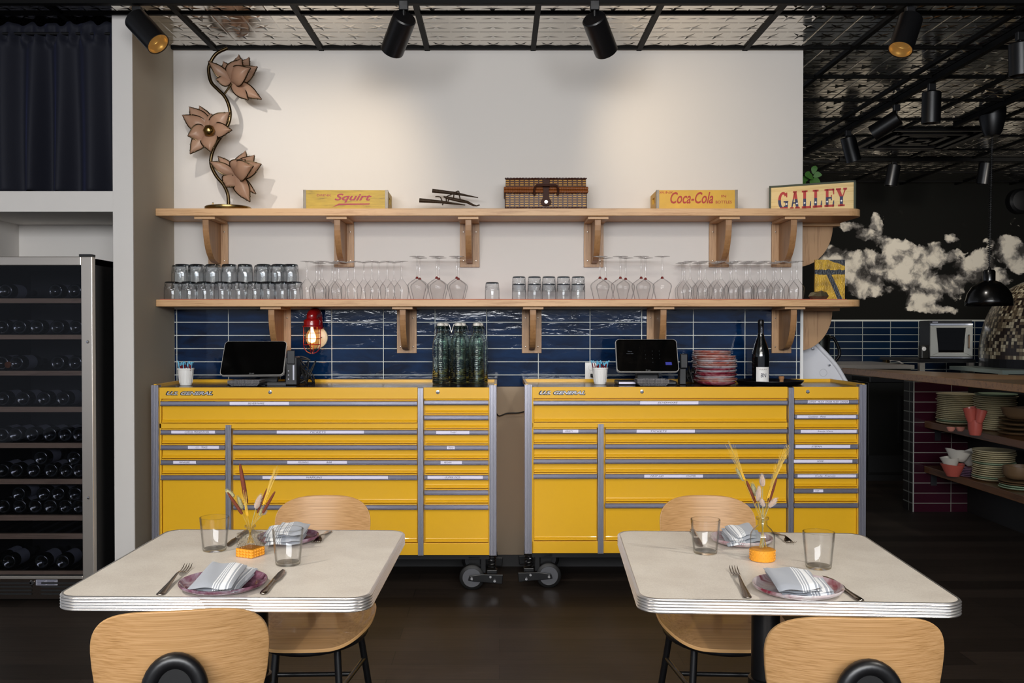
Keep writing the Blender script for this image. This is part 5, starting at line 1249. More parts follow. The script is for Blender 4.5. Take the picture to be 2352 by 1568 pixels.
MB().lathe([(.012, .110), (.0165, .1115), (.0175, .115), (.0165, .1185), (.0125, .120)], 36).build('lip', wgb, vb, smooth=True, fix=False)
MB().lathe([(0, .001), (R, .001), (R+.0008, .004), (R+.0008, .030), (R-.001, .031), (0, .029)], 44).build('orange_base', om, vb, smooth=True)
g = MB()
for j in range(4):
    for i in range(20):
        a = 2*math.pi*(i+.5*(j % 2))/20; M4 = Matrix.Translation(((R+.0006)*math.cos(a), (R+.0006)*math.sin(a), .005+.0073*j)) @ Matrix.Rotation(a, 4, 'Z') @ Matrix.Rotation(math.pi/2, 4, 'Y')
        g.lathe([(0, .0018), (.0012, .0014), (.0018, 0)], 8, M=M4)
g.build('dots', om, vb, smooth=True)
# ---- dried stems (each its own thing)
catm = plain('cattail_brown', '6b2f16', .8, bump=(300, .8, .002)); stm = plain('dry_stem', 'b3913c', .7); wh = plain('wheat_gold', 'd8a92e', .6); gr = plain('dry_grass_green', 'a9a278', .8, bump=(300, .9, .003)); bun = NT('bunny_tail'); bun.set(Base_Color=lin('b69a86'), Roughness=.9); bun.b.inputs['Sheen Weight'].default_value = 1; bun.bump(bun.noise(bun.coord(), 500, 3), .8, .003); bun = bun.m; awn = plain('awn_straw', 'd9b552', .6); wht = plain('wheat_pale', 'cdbb93', .75, bump=(260, .9, .003))
def stem(V, yv, kind, base, pa, pb, lab, mouth, r=.0045, dy=0):
    """base: vase location; pa/pb photo pixels of the head's lower and upper end"""
    o = Vector(V.location); A = P(pa[0], pa[1], yv+dy*.6)-o; B = P(pb[0], pb[1], yv+dy)-o
    mth = Vector((mouth[0], mouth[1], mouth[2])); bot_ = Vector((-mouth[0]*.8-A.x*.1, mouth[1], .035)) 
    d = (A-mth).normalized()
    e = thing('dried_'+kind, lab, 'dried stem', tuple(o), 0, 'dried stems in the '+('square vase' if V is va else 'bottle vase'))
    MB().tube([bot_, mth, A, (A+B)/2, B], .0009, 6).build('stalk', stm if kind != 'bunny_tail' else gr, e, smooth=True)
    ax = (B-A); L = ax.length; q_ = ax.to_track_quat('Z', 'Y').to_matrix().to_4x4()
    if kind == 'cattail':
        MB().lathe([(0, -.001), (r*.7, 0), (r, L*.08), (r, L*.5), (r*.75, L*.85), (r*.4, L*.98), (0, L)], 12, M=q_, c=A).build('seed_head', catm, e, smooth=True)
    elif kind in ('bunny_tail', 'canary_grass'):
        MB().lathe([(0, 0), (r*.7, L*.08), (r, L*.3), (r*.95, L*.6), (r*.6, L*.88), (0, L)], 14, M=q_, c=A).build('seed_head', bun if kind == 'bunny_tail' else gr, e, smooth=True)
        g = MB(); random.seed(int(pa[0]))
        for i in range(130):
            t = random.random(); a = random.random()*6.28; rr_ = r*math.sin(math.pi*min(.95, .12+t*.85))**.6; p0 = q_ @ Vector((rr_*math.cos(a), rr_*math.sin(a), L*t)); p1 = q_ @ Vector((rr_*1.35*math.cos(a), rr_*1.35*math.sin(a), L*t+.004)); g.tube([A+p0, A+p1], .0002, 3, cap=False)
        g.build('fuzz', bun if kind == 'bunny_tail' else gr, e)
    elif kind == 'wheat':
        g = MB(); w2 = MB(); k = 0
        hl = L*.30
        for i in range(11):
            for s in (-1, 1):
                z = hl*i/11; p = q_ @ Vector((s*.0022, (-1)**i*.0012, z)); t_ = q_ @ Vector((s*.0042, (-1)**i*.002, z+.010)); g.tube([A+p, A+(p+t_)/2, A+t_], [.0008, .0021, .0004], 6)
                tip = q_ @ Vector((s*(.004+.020*random.random()), random.uniform(-.008, .008), L*random.uniform(.72, 1.0))); w2.tube([A+t_, A+(t_+tip)/2+Vector((0, 0, .001)), A+tip], [.0004, .0003, .00015], 4)
        g.build('grains', wht if 'pale' in lab else wh, e, smooth=True); w2.build('awns', awn, e)
    return e
mv = (0, 0, .083); yv = l.y
# square vase: crop pixels (500,1050) /6.272
sp_ = lambda x, y: (500+x/6.272, 1050+y/6.272)
stem(va, yv, 'cattail', l, sp_(415, 660), sp_(320, 90), 'tallest rust-brown cattail standing nearly upright in the square vase', (-.004, 0, .083), .0062, .01)
stem(va, yv, 'cattail', l, sp_(352, 815), sp_(140, 500), 'brown cattail leaning far left out of the square vase', (-.006, -.003, .083), .0045, -.03)
stem(va, yv, 'cattail', l, sp_(650, 800), sp_(828, 488), 'thin brown cattail leaning right out of the square vase', (.006, -.003, .083), .0042, -.02)
stem(va, yv, 'cattail', l, sp_(570, 800), sp_(710, 445), 'thin dark cattail beside the golden wheat in the square vase', (.005, .003, .083), .0028, .03)
stem(va, yv, 'canary_grass', l, sp_(240, 570), sp_(125, 465), 'pale seed head at the upper left of the square vase', (-.007, .002, .083), .0060, .01)
stem(va, yv, 'canary_grass', l, sp_(355, 750), sp_(290, 560), 'pale green seed head left of centre in the square vase', (-.004, .004, .083), .0062, .02)
stem(va, yv, 'bunny_tail', l, sp_(545, 745), sp_(625, 535), 'fluffy beige bunny tail in the middle of the square vase', (.002, .004, .083), .0075, .02)
stem(va, yv, 'bunny_tail', l, sp_(650, 820), sp_(690, 770), 'small pale bunny tail low on the right of the square vase', (.005, .005, .083), .0055, .04)
stem(va, yv, 'canary_grass', l, sp_(598, 840), sp_(640, 740), 'small green-white seed head low on the right of the square vase', (.004, .0, .083), .0038, .0)
stem(va, yv, 'wheat', l, sp_(660, 690), sp_(860, 120), 'golden bearded wheat ear rising to the right of the square vase', (.003, .0, .083), .004, .02)
stem(va, yv, 'wheat', l, sp_(430, 850), sp_(370, 470), 'short golden wheat ear at the centre of the square vase', (-.001, -.003, .083), .004, -.01)
# bottle vase: (1640,1000) /5.227
sp_ = lambda x, y: (1640+x/5.227, 1000+y/5.227); yv = l2.y; k = .116
stem(vb, yv, 'wheat', l2, sp_(365, 540), sp_(170, 60), 'tall bearded wheat ear leaning left out of the bottle vase', (-.007, 0, k), .004, -.02)
stem(vb, yv, 'canary_grass', l2, sp_(362, 545), sp_(268, 392), 'long pale seed head leaning left out of the bottle vase', (-.006, .002, k), .0058, -.01)
stem(vb, yv, 'wheat', l2, sp_(720, 520), sp_(900, 110), 'bearded wheat ear leaning right out of the bottle vase', (.006, 0, k), .004, .01)
stem(vb, yv, 'wheat', l2, sp_(640, 760), sp_(790, 300), 'second golden wheat ear leaning right, lower down in the bottle vase', (.004, -.003, k), .004, -.01)
stem(vb, yv, 'cattail', l2, sp_(490, 805), sp_(390, 540), 'dark brown cattail leaning left in the bottle vase', (-.004, .003, k), .0048, .01)
stem(vb, yv, 'cattail', l2, sp_(655, 800), sp_(752, 500), 'dark brown cattail leaning right in the bottle vase', (.005, .003, k), .0048, .02)
stem(vb, yv, 'canary_grass', l2, sp_(505, 730), sp_(455, 570), 'green-grey seed head left of centre in the bottle vase', (-.003, .004, k), .0066, .02)
stem(vb, yv, 'bunny_tail', l2, sp_(585, 615), sp_(575, 465), 'highest fluffy beige bunny tail in the bottle vase', (.0, .002, k), .0068, .0)
stem(vb, yv, 'bunny_tail', l2, sp_(525, 790), sp_(545, 605), 'long fluffy bunny tail in the middle of the bottle vase', (-.001, -.002, k), .0068, -.01)
stem(vb, yv, 'bunny_tail', l2, sp_(600, 850), sp_(560, 760), 'small fluffy bunny tail low at the centre of the bottle vase', (.001, -.004, k), .0062, -.02)
stem(vb, yv, 'bunny_tail', l2, sp_(655, 860), sp_(755, 750), 'fluffy bunny tail leaning right out of the bottle vase', (.005, -.002, k), .0066, -.01)
# ================================================================== WINE FRIDGE
FY = 4.70
def fx(px): return P(px, 900, FY).x
def fz(py): return P(215, py, FY).z
fr = thing('wine_fridge', 'tall wine fridge with steel door frame standing in the white niche at the left', 'wine fridge', (-2.35, FY, 0))
o = Vector(fr.location)
xr = fx(213); xl = xr-.62; zt_, zb_ = fz(589), fz(1330)
def fb(nm, x0, x1, y0, y1, z0, z1, mat, par=fr, **k):
    return MB().box(x0-o.x, x1-o.x, y0-o.y, y1-o.y, z0, z1).build(nm, mat, par, **k)
shell = MB()
for b in ((xl, xl+.03, FY+.045, FY+.60, .06, zt_-.008), (xr-.03, xr, FY+.045, FY+.60, .06, zt_-.008), (xl, xr, FY+.045, FY+.60, zt_-.04, zt_-.008), (xl, xr, FY+.045, FY+.60, .06, .12), (xl, xr, FY+.57, FY+.60, .06, zt_-.008)):
    shell.box(b[0]-o.x, b[1]-o.x, b[2]-o.y, b[3]-o.y, b[4], b[5])
shell.build('cabinet', M['blackm'], fr)
fb('feet', xl+.03, xr-.03, FY+.08, FY+.5, 0, .06, M['blackm'])
door = MB()
ix0, ix1 = xl+.055, fx(187.5); iz0, iz1 = zb_-.0, fz(609)
for a in ((xl, ix0, zb_-.0, zt_), (ix1, xr, zb_, zt_), (ix0, ix1, iz1, zt_), (ix0, ix1, zb_-.0, fz(1323)+.0)):
    door.box(a[0]-o.x, a[1]-o.x, 0, .040, a[2], a[3])
dr_ = door.build('door_frame', M['steel'], fr, bevel=.003)
gm, gt, gtr, ggl = thin_glass('tinted_door_glass', 'd4d6dc', '80838c', .03, 1.0)
fb('door_glass', ix0, ix1, FY+.012, FY+.016, fz(1323), iz1, gm, dr_)
fb('hinge', xr-.065, xr-.004, FY+.0, FY+.05, zt_, zt_+.012, M['black'])
for py in (785, 1143):
    MB().lathe([(0, .005), (.006, .004), (.008, 0)], 14, M=Matrix.Rotation(math.pi/2, 4, 'X'), c=(fx(202)-o.x, -.001, fz(py))).build('door_screw', M['chrome'], dr_, smooth=True)
fb('kick_panel', xl, xr, FY+.004, FY+.05, .02, fz(1333), plain('brown_steel', '4a413b', .35, .9), bevel=.002)
g = MB()
for r_ in range(4):
    z = .045+.018*r_
    for a, b in ((xl+.05, fx(70)), (fx(92), xr-.04)): g.box(a-o.x, b-o.x, -.002, .006, z, z+.008)
g.build('vent_slots', M['blackm'], fr)
fb('rating_label', fx(79), fx(129), FY+.002, FY+.0045, fz(1344), fz(1331)+.0, plain('grey_label', '8d8c96', .6))
g = MB()
for k in range(5):
    zz = fz(1333.5+2.2*k); g.box(fx(82)-o.x, fx(101-3*(k % 2))-o.x, .0012, .0021, zz-.0008, zz+.0008).box(fx(105)-o.x, fx(127-5*(k % 3))-o.x, .0012, .0021, zz-.0008, zz+.0008)
g.build('label_print', M['ink'], fr)
MB().lathe([(0, .006), (.010, .006), (.013, .003), (.013, 0)], 18, M=Matrix.Rotation(math.pi/2, 4, 'X'), c=(fx(70)-o.x, .004, fz(1338))).build('door_lock', M['chrome'], fr, smooth=True)
sw = wood('fridge_shelf_wood', 'b39478', '8f735c', 'x')
SH = [(685, 696), (768.5, 779), (851.5, 862), (934, 946), (1017, 1028.6), (1100, 1111.5), (1183, 1195), (1225, 1237.5), (1311, 1323)]
SYF = FY+.075
def sz(py): return P(100, py, SYF).z
for a, b in SH:
    fb('shelf', xl+.032, xr-.032, SYF, SYF+.018, sz(b), sz(a), sw)
    g = MB()
    for k in range(7): g.box(xl+.04+.082*k-o.x, xl+.052+.082*k-o.x, SYF+.018-o.y, SYF+.46-o.y, sz(b)+.004, sz(a)-.004)
    g.build('shelf_wires', M['dsteel'], fr)
bg_ = plain('bottle_dark_glass', '0c100e', .08, coat=.6, spec=.8); cpm = plain('copper_foil', '9a5a38', .3, .8); gdm = plain('gold_foil', 'c0a850', .3, .8)
rows = [([13, 128, 172], 0), ([5, 45, 85, 132, 175], 0), ([3, 37, 132, 172], 0), ([5, 52, 100, 144], 0), ([3, 34, 72, 113, 148, 180], 0), ([3, 35, 75, 115, 150, 180], 0), ([5, 42, 78, 113, 148, 179], 0), ([], 0), ([16, 92, 140], 0)]
BB = None
lname = ['top', 'second', 'third', 'fourth', 'fifth', 'sixth', 'seventh', 'eighth', 'lowest']
def lay(px, z, lab, grp, neck=False, back=0):
    global BB
    y = SYF+.03+back; x = P(px, 900, y).x; loc = (x, y, z)
    if BB is None:
        BB = thing('stored_wine_bottle', lab, 'bottle', loc, 0, grp)
        MB().lathe([(0, .018), (.012, .012), (.024, .003), (.031, 0), (.0365, .003), (.0375, .012), (.0375, .19), (.030, .22), (.016, .245), (.0145, .29), (.0155, .292), (.0155, .305), (0, .306)], 28, M=Matrix.Rotation(-math.pi/2, 4, 'X')).build('bottle_glass', bg_, BB, smooth=True, ang=70)
        MB().lathe([(.0379, .06), (.0379, .15)], 28, M=Matrix.Rotation(-math.pi/2, 4, 'X')).build('paper_label', plain('cream_bottle_label', '8a8a92', .7), BB, smooth=True, fix=False)
        return BB
    return dup(BB, loc, rz=(math.pi if neck else 0), label=lab, group=grp)
for ri, (xs, _) in enumerate(rows):
    for i, px in enumerate(xs):
        lay(px, sz(SH[ri][0])+.0385, 'wine bottle lying base out on the %s fridge shelf, %s' % (lname[ri], nth(i, len(xs))), 'wine bottles on the %s fridge shelf' % lname[ri])
for ri, xs in ((5, [92, 168]), (6, [40, 98, 131, 170])):
    for i, px in enumerate(xs):
        lay(px, sz(SH[ri][0])+.0385+.062, 'wine bottle lying on top of others above the %s fridge shelf, %s' % (lname[ri], nth(i, len(xs))), 'wine bottles stacked in a second layer', back=.01)
for ri, px, m_, cn in ((2, 86, cpm, 'copper'), (8, 51, gdm, 'gold'), (0, 48, bg_, 'dark')):
    b = lay(px, sz(SH[ri][0])+.030, 'wine bottle lying neck out with %s capsule on the %s fridge shelf' % (cn, lname[ri]), 'wine bottles lying neck out', neck=True, back=.30)
    MB().lathe([(.0150, .262), (.0158, .29), (.0165, .306), (0, .3075)], 20, M=Matrix.Rotation(-math.pi/2, 4, 'X')).build('capsule', m_, b, smooth=True)
# ================================================================== KITCHEN
bt = thing('bar_counter', 'dark wooden bar top with purple tiled base at the right edge', 'bar', (3.1, 6.2, 0))
bo = Vector(bt.location)
zt_ = 1.07
pl = [(2.69, 7.35), (2.93, 4.9), (4.6, 4.9), (4.45, 5.1), (3.44, 6.35), (3.44, 7.4)]
pl = [(2.69, 7.40), (2.92, 4.6), (5.2, 4.6), (5.2, 5.6), (3.48, 6.1)]
MB().ext([(x-bo.x, y-bo.y) for x, y in pl], zt_-.045, zt_, 'xyz').build('counter_top', wood('walnut_top', '9a6e40', '6a4826', 'x', .8, .28), bt, bevel=.003)
bx = P(2098, 1000, 7.07).x; bl = P(2077, 1000, 7.25).x
purple = bricks('burgundy_tile', '37101f', '2c0c19', '8a8a80', .305, .0762, .0028, 0, 'xz', .22, shift=(.02-bx+3.1, .012), spec=.5)
bs = MB().box(bx-bo.x, 2.9, 7.07-bo.y, 7.23-bo.y, .0, zt_-.047).build('tiled_base', purple, bt)
MB().box(bx-.004-bo.x, bx-bo.x+.004, 7.065-bo.y, 7.070-bo.y, .0, zt_-.047).build('edge_trim', plain('pale_trim', 'a0a09a', .4), bt)
MB().box(bx-.006-bo.x, bx-.0005-bo.x, 7.071-bo.y, 7.23-bo.y, .0, zt_-.047).build('side_tiles', bricks('dark_end_tile', '1c1612', '15110e', '6e6e66', .155, .0762, .0045, 0, 'yz', .3, shift=(.0, .012)), bt)
# base continues towards the camera behind the shelves
MB().box(3.52-bo.x, 3.60-bo.x, 4.7-bo.y, 7.07-bo.y, 0, zt_-.047).build('back_panel', plain('dark_panel', '14110f', .6), bt)
wsh = wood('walnut_shelf', '6b4628', '452b17', 'y', .8, .35)
def bshelf(z, xl_, lab):
    s = MB().ext([(xl_, 7.066), (xl_+.055, 4.75), (3.518, 4.75), (3.518, 7.066)], z-.05, z, 'xyz').build('bar_shelf', wsh, None, bevel=.003)
    tag(s, lab, 'shelf', 'dark wooden shelves under the bar'); return s
z1 = P(2124, 966, 7.06).z; z2 = P(2124, 1069, 7.06).z; sxl = P(2124, 966, 7.06).x
bshelf(z1, sxl, 'upper dark wooden shelf under the bar, loaded with plates'); bshelf(z2, sxl, 'lower dark wooden shelf under the bar, with bowls and plates')
for z, px in ((z1, 2154), (z2, 2145)):
    b_ = MB().box(0, .045, -.004, 0, -.15, -.051).box(0, .045, -.20, 0, -.057, -.051).build('bracket', plain('bare_steel', '4c4c50', .4, .8), None)
    b_.location = (P(px-6, 1000, 7.06).x, 7.066, z); tag(b_, 'steel angle bracket holding the %s bar shelf against the purple tiles' % ('upper' if z == z1 else 'lower'), 'bracket', 'steel shelf brackets')
cream = plain('cream_stoneware', 'd6c9a4', .3, vary=.1); mint = plain('mint_stoneware', 'a3b89a', .3)
terra = plain('terracotta_glaze', 'b4564a', .35); offw = plain('offwhite_glaze', 'c9c3b8', .4); brn = plain('brown_stoneware', '6a5238', .5)
def kx(px, y): return P(px, 1000, y).x
KP = {}
def kplates(px, y, z, n, R, where, step=.0135, mats=(cream, cream, cream, cream, cream, mint)):
    for k in range(n):
        m_ = random.choice(mats); key = (R, m_.name); loc = (kx(px, y)+random.uniform(-.006, .006), y+random.uniform(-.005, .005), z+.001+step*k)
        if key in KP: o = KP[key].copy(); COL.objects.link(o)
        else:
            o = MB().lathe([(0, 0), (R*.6, 0), (R*.7, .003), (R*.97, .012), (R, .016), (R*.98, .0185), (R*.9, .014), (R*.7, .007), (0, .006)], 36).build('plate', m_, None, smooth=True, ang=60); KP[key] = o
        o.location = loc; tag(o, 'cream plate %s, %s' % (where, nth(k, n, 'lowest', 'topmost', 'from the bottom')), 'plate', 'cream plates '+where)
random.seed(5)
kplates(2198, 6.82, z1, 16, .140, 'in the far stack on the upper bar shelf')
kplates(2286, 6.42, z1, 18, .135, 'in the middle stack on the upper bar shelf')
kplates(2283, 6.38, z2, 15, .135, 'in the stack on the lower bar shelf')
kplates(2345, 6.02, z2, 4, .125, 'in the short near stack on the lower bar shelf', mats=(mint, brn))
kplates(2338, 6.12, z1, 4, .12, 'in the short near stack on the upper bar shelf', step=.03, mats=(brn,))
pur = glaze('purple_saucer', '4a1a36', '8a6a84', 'b0a0b0')
for k in range(5):
    o = MB().lathe([(0, 0), (.05, 0), (.075, .010), (.077, .013), (.06, .006), (0, .004)], 30).build('saucer', pur, None, smooth=True, ang=60); o.location = (kx(2224, 6.55), 6.55, z2+.001+.011*k)
    tag(o, 'small purple saucer in the stack on the lower bar shelf, '+nth(k, 5, 'lowest', 'topmost', 'from the bottom'), 'saucer', 'purple saucers on the lower bar shelf')
def cup(nm, px, py, y, R, h, mat, lab, cat, tilt=(0, 0), r0=.55, wave=0, grp=None):
    p = P(px, py, y); g = MB().lathe([(0, 0), (R*r0, 0), (R*(r0+.2), h*.35), (R, h), (R-.004, h), (R*(r0+.2)-.005, h*.38), (R*r0-.006, .006), (0, .006)], 36)
    if wave: g.v = [(x*(1+wave*math.sin(3*math.atan2(yy, x))*z/h), yy, z*(1+wave*.6*math.sin(2*math.atan2(yy, x)+1))) for x, yy, z in g.v]
    o = g.build(nm, mat, None, smooth=True, ang=60); o.location = p; o.rotation_euler = (tilt[0], tilt[1], 0); return tag(o, lab, cat, grp)
cup('pitcher', 2240, 985, 6.10, .045, .10, terra, 'upright terracotta pitcher holding the others, on the upper bar shelf', 'pitcher', r0=.75, wave=.05, grp='terracotta pitchers on the upper bar shelf').location.z = z1+.001
cup('pitcher', 2232, 948, 6.10, .040, .095, terra, 'terracotta pitcher stacked leaning left on the upper bar shelf', 'pitcher', (0, -.16), .6, .05, 'terracotta pitchers on the upper bar shelf').location.z = z1+.085
cup('pitcher', 2248, 950, 6.06, .035, .085, terra, 'terracotta pitcher nested at the right on the upper bar shelf', 'pitcher', (.05, .22), .6, .05, 'terracotta pitchers on the upper bar shelf').location.z = z1+.085
for i, px in enumerate((2184, 2206)):
    cup('small_dish', px, 975, 6.32, .030, .028, plain('pink_glaze', 'c88474', .3), 'small pink dish before the far plates on the upper bar shelf, '+('left' if i == 0 else 'right'), 'dish', grp='small pink dishes').location.z = z1+.001
cup('bowl', 2189, 1065, 6.55, .080, .085, terra, 'terracotta bowl at the left of the lower bar shelf', 'bowl', r0=.5, wave=.06).location.z = z2+.001
cup('bowl', 2185, 1040, 6.55, .066, .075, offw, 'off-white bowl set inside the terracotta bowl', 'bowl', (0, -.1), .5, .07).location.z = z2+.060
cup('bowl', 2200, 1030, 6.55, .085, .075, offw, 'wide off-white folded bowl on top of the left bowl pile', 'bowl', (0, .16), .5, .14).location.z = z2+.105
cup('bowl', 2232, 1050, 6.62, .070, .090, offw, 'off-white bowl tipped beside the pile on the lower bar shelf', 'bowl', (0, -.35), .5, .10).location.z = z2+.075
cup('bowl', 2233, 1070, 6.62, .055, .070, brn, 'small brown bowl under the tipped bowl on the lower bar shelf', 'bowl').location.z = z2+.0565
cup('bowl', 2345, 1000, 5.98, .11, .07, brn, 'wide brown bowl at the right edge of the upper bar shelf', 'bowl', r0=.7, wave=.1).location.z = z1+.12
cup('bowl', 2340, 1060, 6.02, .09, .08, brn, 'square-sided brown bowl on the near plates of the lower bar shelf', 'bowl', r0=.8, wave=.05).location.z = z2+.07
# ---- back counter, stainless table, dark oven
ct = thing('steel_counter', 'stainless kitchen counter below the navy tiles, behind the bar', 'counter', (3.4, 9.6, 0))
zc_ = P(2000, 838, 9.3).z
MB().box(-1.6, .70, -.3, .80, zc_-.04, zc_).build('counter_top', M['steel'], ct, bevel=.003)
MB().box(-1.58, .68, -.26, .85, .12, zc_-.042).build('cabinet', plain('dim_steel', '35352f', .35, .8), ct)
MB().box(-1.5, .65, -.2, .8, 0, .119).build('plinth', M['blackm'], ct)
rk_ = thing('storage_rack', 'black steel rack carrying the oven at the back of the kitchen', 'rack', (4.9, 9.5, 0))
zr = P(2180, 825, 9.3).z
MB().box(-.78, -.22, -.25, .7, zr-.03, zr).build('rack_top', M['black'], rk_)
for x in (-.77, -.29): MB().box(x, x+.05, -.25, -.20, 0, zr-.031).build('leg', M['steel'], rk_)
MB().box(-.75, -.25, -.2, .65, .5, .53).build('rack_shelf', M['steel'], rk_)
uc = thing('undercounter_fridge', 'dark steel refrigerator under the open end of the bar', 'refrigerator', (P(2035, 900, 8.5).x, 8.5, 0))
uz = P(2035, 878, 8.5).z; hw = 40*8.5/F
MB().box(-.16, hw, 0, .6, .06, uz).build('cabinet', plain('dark_steel_door', '3c3c3a', .35, .8), uc, bevel=.004)
MB().box(-.16, hw+.01, -.03, .6, uz, uz+.05).build('top', M['black'], uc, bevel=.004)
MB().box(hw-.035, hw-.02, -.04, -.001, uz-.55, uz-.12).build('door_handle', M['black'], uc)
MB().box(-.16, hw, -.004, 0, .08, uz-.66).build('lower_grille', M['blackm'], uc)
# convection oven
ovy = 9.35; ox0 = P(2136, 800, ovy).x; ox1 = P(2227, 800, ovy).x; oz1 = P(2180, 736, ovy).z
ov = thing('countertop_oven', 'stainless convection oven with glass door standing on the black rack', 'oven', (ox0, ovy, zr+.001), math.radians(-10))
W_ = ox1-ox0; H_ = oz1-zr
fw = lambda px: (px-2136)/91*W_
fh = lambda py: (824-py)/(824-736)*H_
MB().box(0, W_, .02, .40, .012, H_).build('body', M['black'], ov, bevel=.003)
g = MB(); fw2 = [(2149, 753), (2212, 753), (2208, 809), (2154, 809)]
outer = [(0, fh(748)), (W_, fh(748)), (W_, fh(818)), (0, fh(818))]; inner = [(fw(a), fh(b)) for a, b in fw2]
for i in range(4):
    j = (i+1) % 4; g.ext([outer[i], outer[j], inner[j], inner[i]], -.012, .019, 'xzy')
g.build('door', plain('oven_steel', 'a9a9a2', .42, .8), ov, bevel=.002)
MB().box(0, W_, -.012, .019, fh(747), fh(743)).build('top_trim', M['alub'], ov)
MB().box(0, W_, -.010, .019, fh(822), fh(819)).build('base_trim', M['alub'], ov)
MB().box(fw(2142), fw(2154), .017, .0195, fh(741), fh(738.5)).build('maker_plate', M['alu'], ov)
MB().box(fw(2150), fw(2211), .0, .004, fh(808), fh(754)).build('door_window', thin_glass('oven_glass', '6a6a66', '303030')[0], ov)
g = MB()
for k in range(5): zz = fh(778+6*k); g.box(fw(2152), fw(2210), .0045, .010, zz-.0015, zz+.0015)
g.build('racks', M['alu'], ov)
MB().tube([(fw(2217.5), -.035, fh(770)), (fw(2217.5), -.035, fh(798))], .006, 10).build('door_pull', plain('worn_handle', '8a6a50', .4, .5), ov, smooth=True)
MB().box(fw(2216), fw(2219), -.035, -.012, fh(771), fh(768)).box(fw(2216), fw(2219), -.035, -.012, fh(799), fh(796)).build('pull_mount', M['black'], ov)
# mosaic pizza oven
pz = thing('pizza_oven', 'domed pizza oven clad in brown and cream mosaic at the right edge', 'pizza oven', (P(2462, 820, 8.9).x, 8.9, 0))
mo = NT('mosaic'); tc = mo.n('ShaderNodeTexCoord'); sp = mo.n('ShaderNodeSeparateXYZ'); mo.l(tc.outputs['UV'], sp.inputs[0])
b = mo.n('ShaderNodeTexBrick'); b.offset = 0; mo.l(tc.outputs['UV'], b.inputs['Vector'])
for k, v in (('Scale', 1), ('Mortar Size', .045), ('Brick Width', 1), ('Row Height', 1), ('Bias', 0)): b.inputs[k].default_value = v
wn = mo.n('ShaderNodeTexWhiteNoise'); fl_ = mo.n('ShaderNodeVectorMath', operation='FLOOR'); mo.l(tc.outputs['UV'], fl_.inputs[0]); mo.l(fl_.outputs[0], wn.inputs['Vector'])
cr_ = mo.ramp(wn.outputs['Value'], [(0, '2e221c'), (.34, '6a5a46'), (.58, 'a39478'), (.82, 'cfc3a4')]); mo.t.nodes['Color Ramp'].color_ramp.interpolation = 'CONSTANT'
mx = mo.n('ShaderNodeMixRGB'); mo.l(b.outputs['Fac'], mx.inputs[0]); mo.l(cr_, mx.inputs[1]); mx.inputs[2].default_value = lin('3a322a'); mo.l(mx.outputs[0], mo.b.inputs['Base Color']); mo.set(Roughness=.3)
zo = P(2400, 825, 8.7).z; Rz = P(2400, 640, 8.9).z-zo+.02; Rx = .79
g = MB(); NUv, NVv = 150, 48
def dome(u, v):
    a = 2*math.pi*u; ph = v*math.pi/2*.97
    rr_ = Rx*(math.cos(ph)**.62); return Vector((rr_*math.cos(a), rr_*math.sin(a), zo+Rz*math.sin(ph)**.95))
g.grid(dome, NUv, NVv, uv=True); g.uv = {k: (v[0]*170, v[1]*38) for k, v in g.uv.items()}
g.build('mosaic_dome', mo.m, pz, smooth=True, ang=180)
MB().lathe([(0, zo-.08), (Rx*1.0, zo-.08), (Rx*1.0, zo-.0), (0, zo)], 60).build('hearth_slab', M['black'], pz)
sf = thing('oven_stand', 'pale steel stand with shelves under the mosaic pizza oven', 'stand', (pz.location.x, 8.9, 0))
for x, y in ((-.98, -.62), (.62, -.62), (-.87, .28), (.62, .28)): MB().box(x-.03, x+.03, y-.03, y+.03, 0, zo-.115).build('leg', plain('mint_steel', 'aab8b0', .4, .6), sf)
MB().box(-1.01, .66, -.66, .31, zo-.115, zo-.081).build('frame_top', plain('mint_steel_rail', 'aab8b0', .4, .6), sf)
MB().box(-.97, .62, -.60, .28, zo-.30, zo-.28).build('stand_shelf', M['steel'], sf)
wsp = thing('wall_speaker', 'round black speaker high on the cloud mural at the right edge', 'speaker', tuple(P(2338, 463, 10.49)))
_q = Matrix.Rotation(math.pi/2, 4, 'X')
MB().lathe([(0, .10), (.11, .10), (.135, .08), (.14, .0)], 40, M=_q).build('housing', M['black'], wsp, smooth=True)
MB().lathe([(0, .104), (.10, .104), (.108, .100)], 40, M=_q).build('grille', M['blackm'], wsp, smooth=True)
# pendant
pdx = P(2272, 660, 7.0).x; pd = thing('pendant_lamp', 'black dome pendant lamp hanging on a coiled cord in front of the cloud mural', 'pendant lamp', (pdx, 7.0, P(2272, 702, 7.0).z))
k = 7.0/F; H = 82*k; R = 50.5*k
MB().lathe([(R, 0), (R*.985, H*.14), (R*.90, H*.34), (R*.72, H*.52), (R*.46, H*.65), (R*.25, H*.70), (R*.25, H*.95), (R*.20, H), (0, H)], 60).build('lamp_shade', plain('black_gloss_shade', '070707', .22, coat=.3), pd, smooth=True, solid=.003, ang=50)
MB().lathe([(0, H), (R*.10, H), (.008, H+.02), (0, H+.03)], 16).build('cord_grip', M['black'], pd, smooth=True)
zc0 = H+.02; zc1 = P(2272, 312, 7.0).z-pd.location.z; dxx = P(2279, 300, 7.0).x-pdx
pts = []; N = 62
for i in range(N*8+1):
    t = i/(N*8); a = 2*math.pi*t*N; r_ = .013*min(1, t*12) if t < .5 else .013*min(1, (1-t)*30)
    if t < .03: r_ *= .6
    pts.append((dxx*t+r_*math.cos(a), r_*math.sin(a), zc0+(zc1-zc0)*t))
MB().tube(pts, .0025, 5, cap=True).build('coiled_cord', M['rubber'], pd, smooth=True)
MB().tube([(dxx*i/40, 0, zc0+(zc1-zc0)*i/40) for i in range(41)], .0035, 6).build('straight_cord', M['rubber'], pd, smooth=True)
rc = 29*k
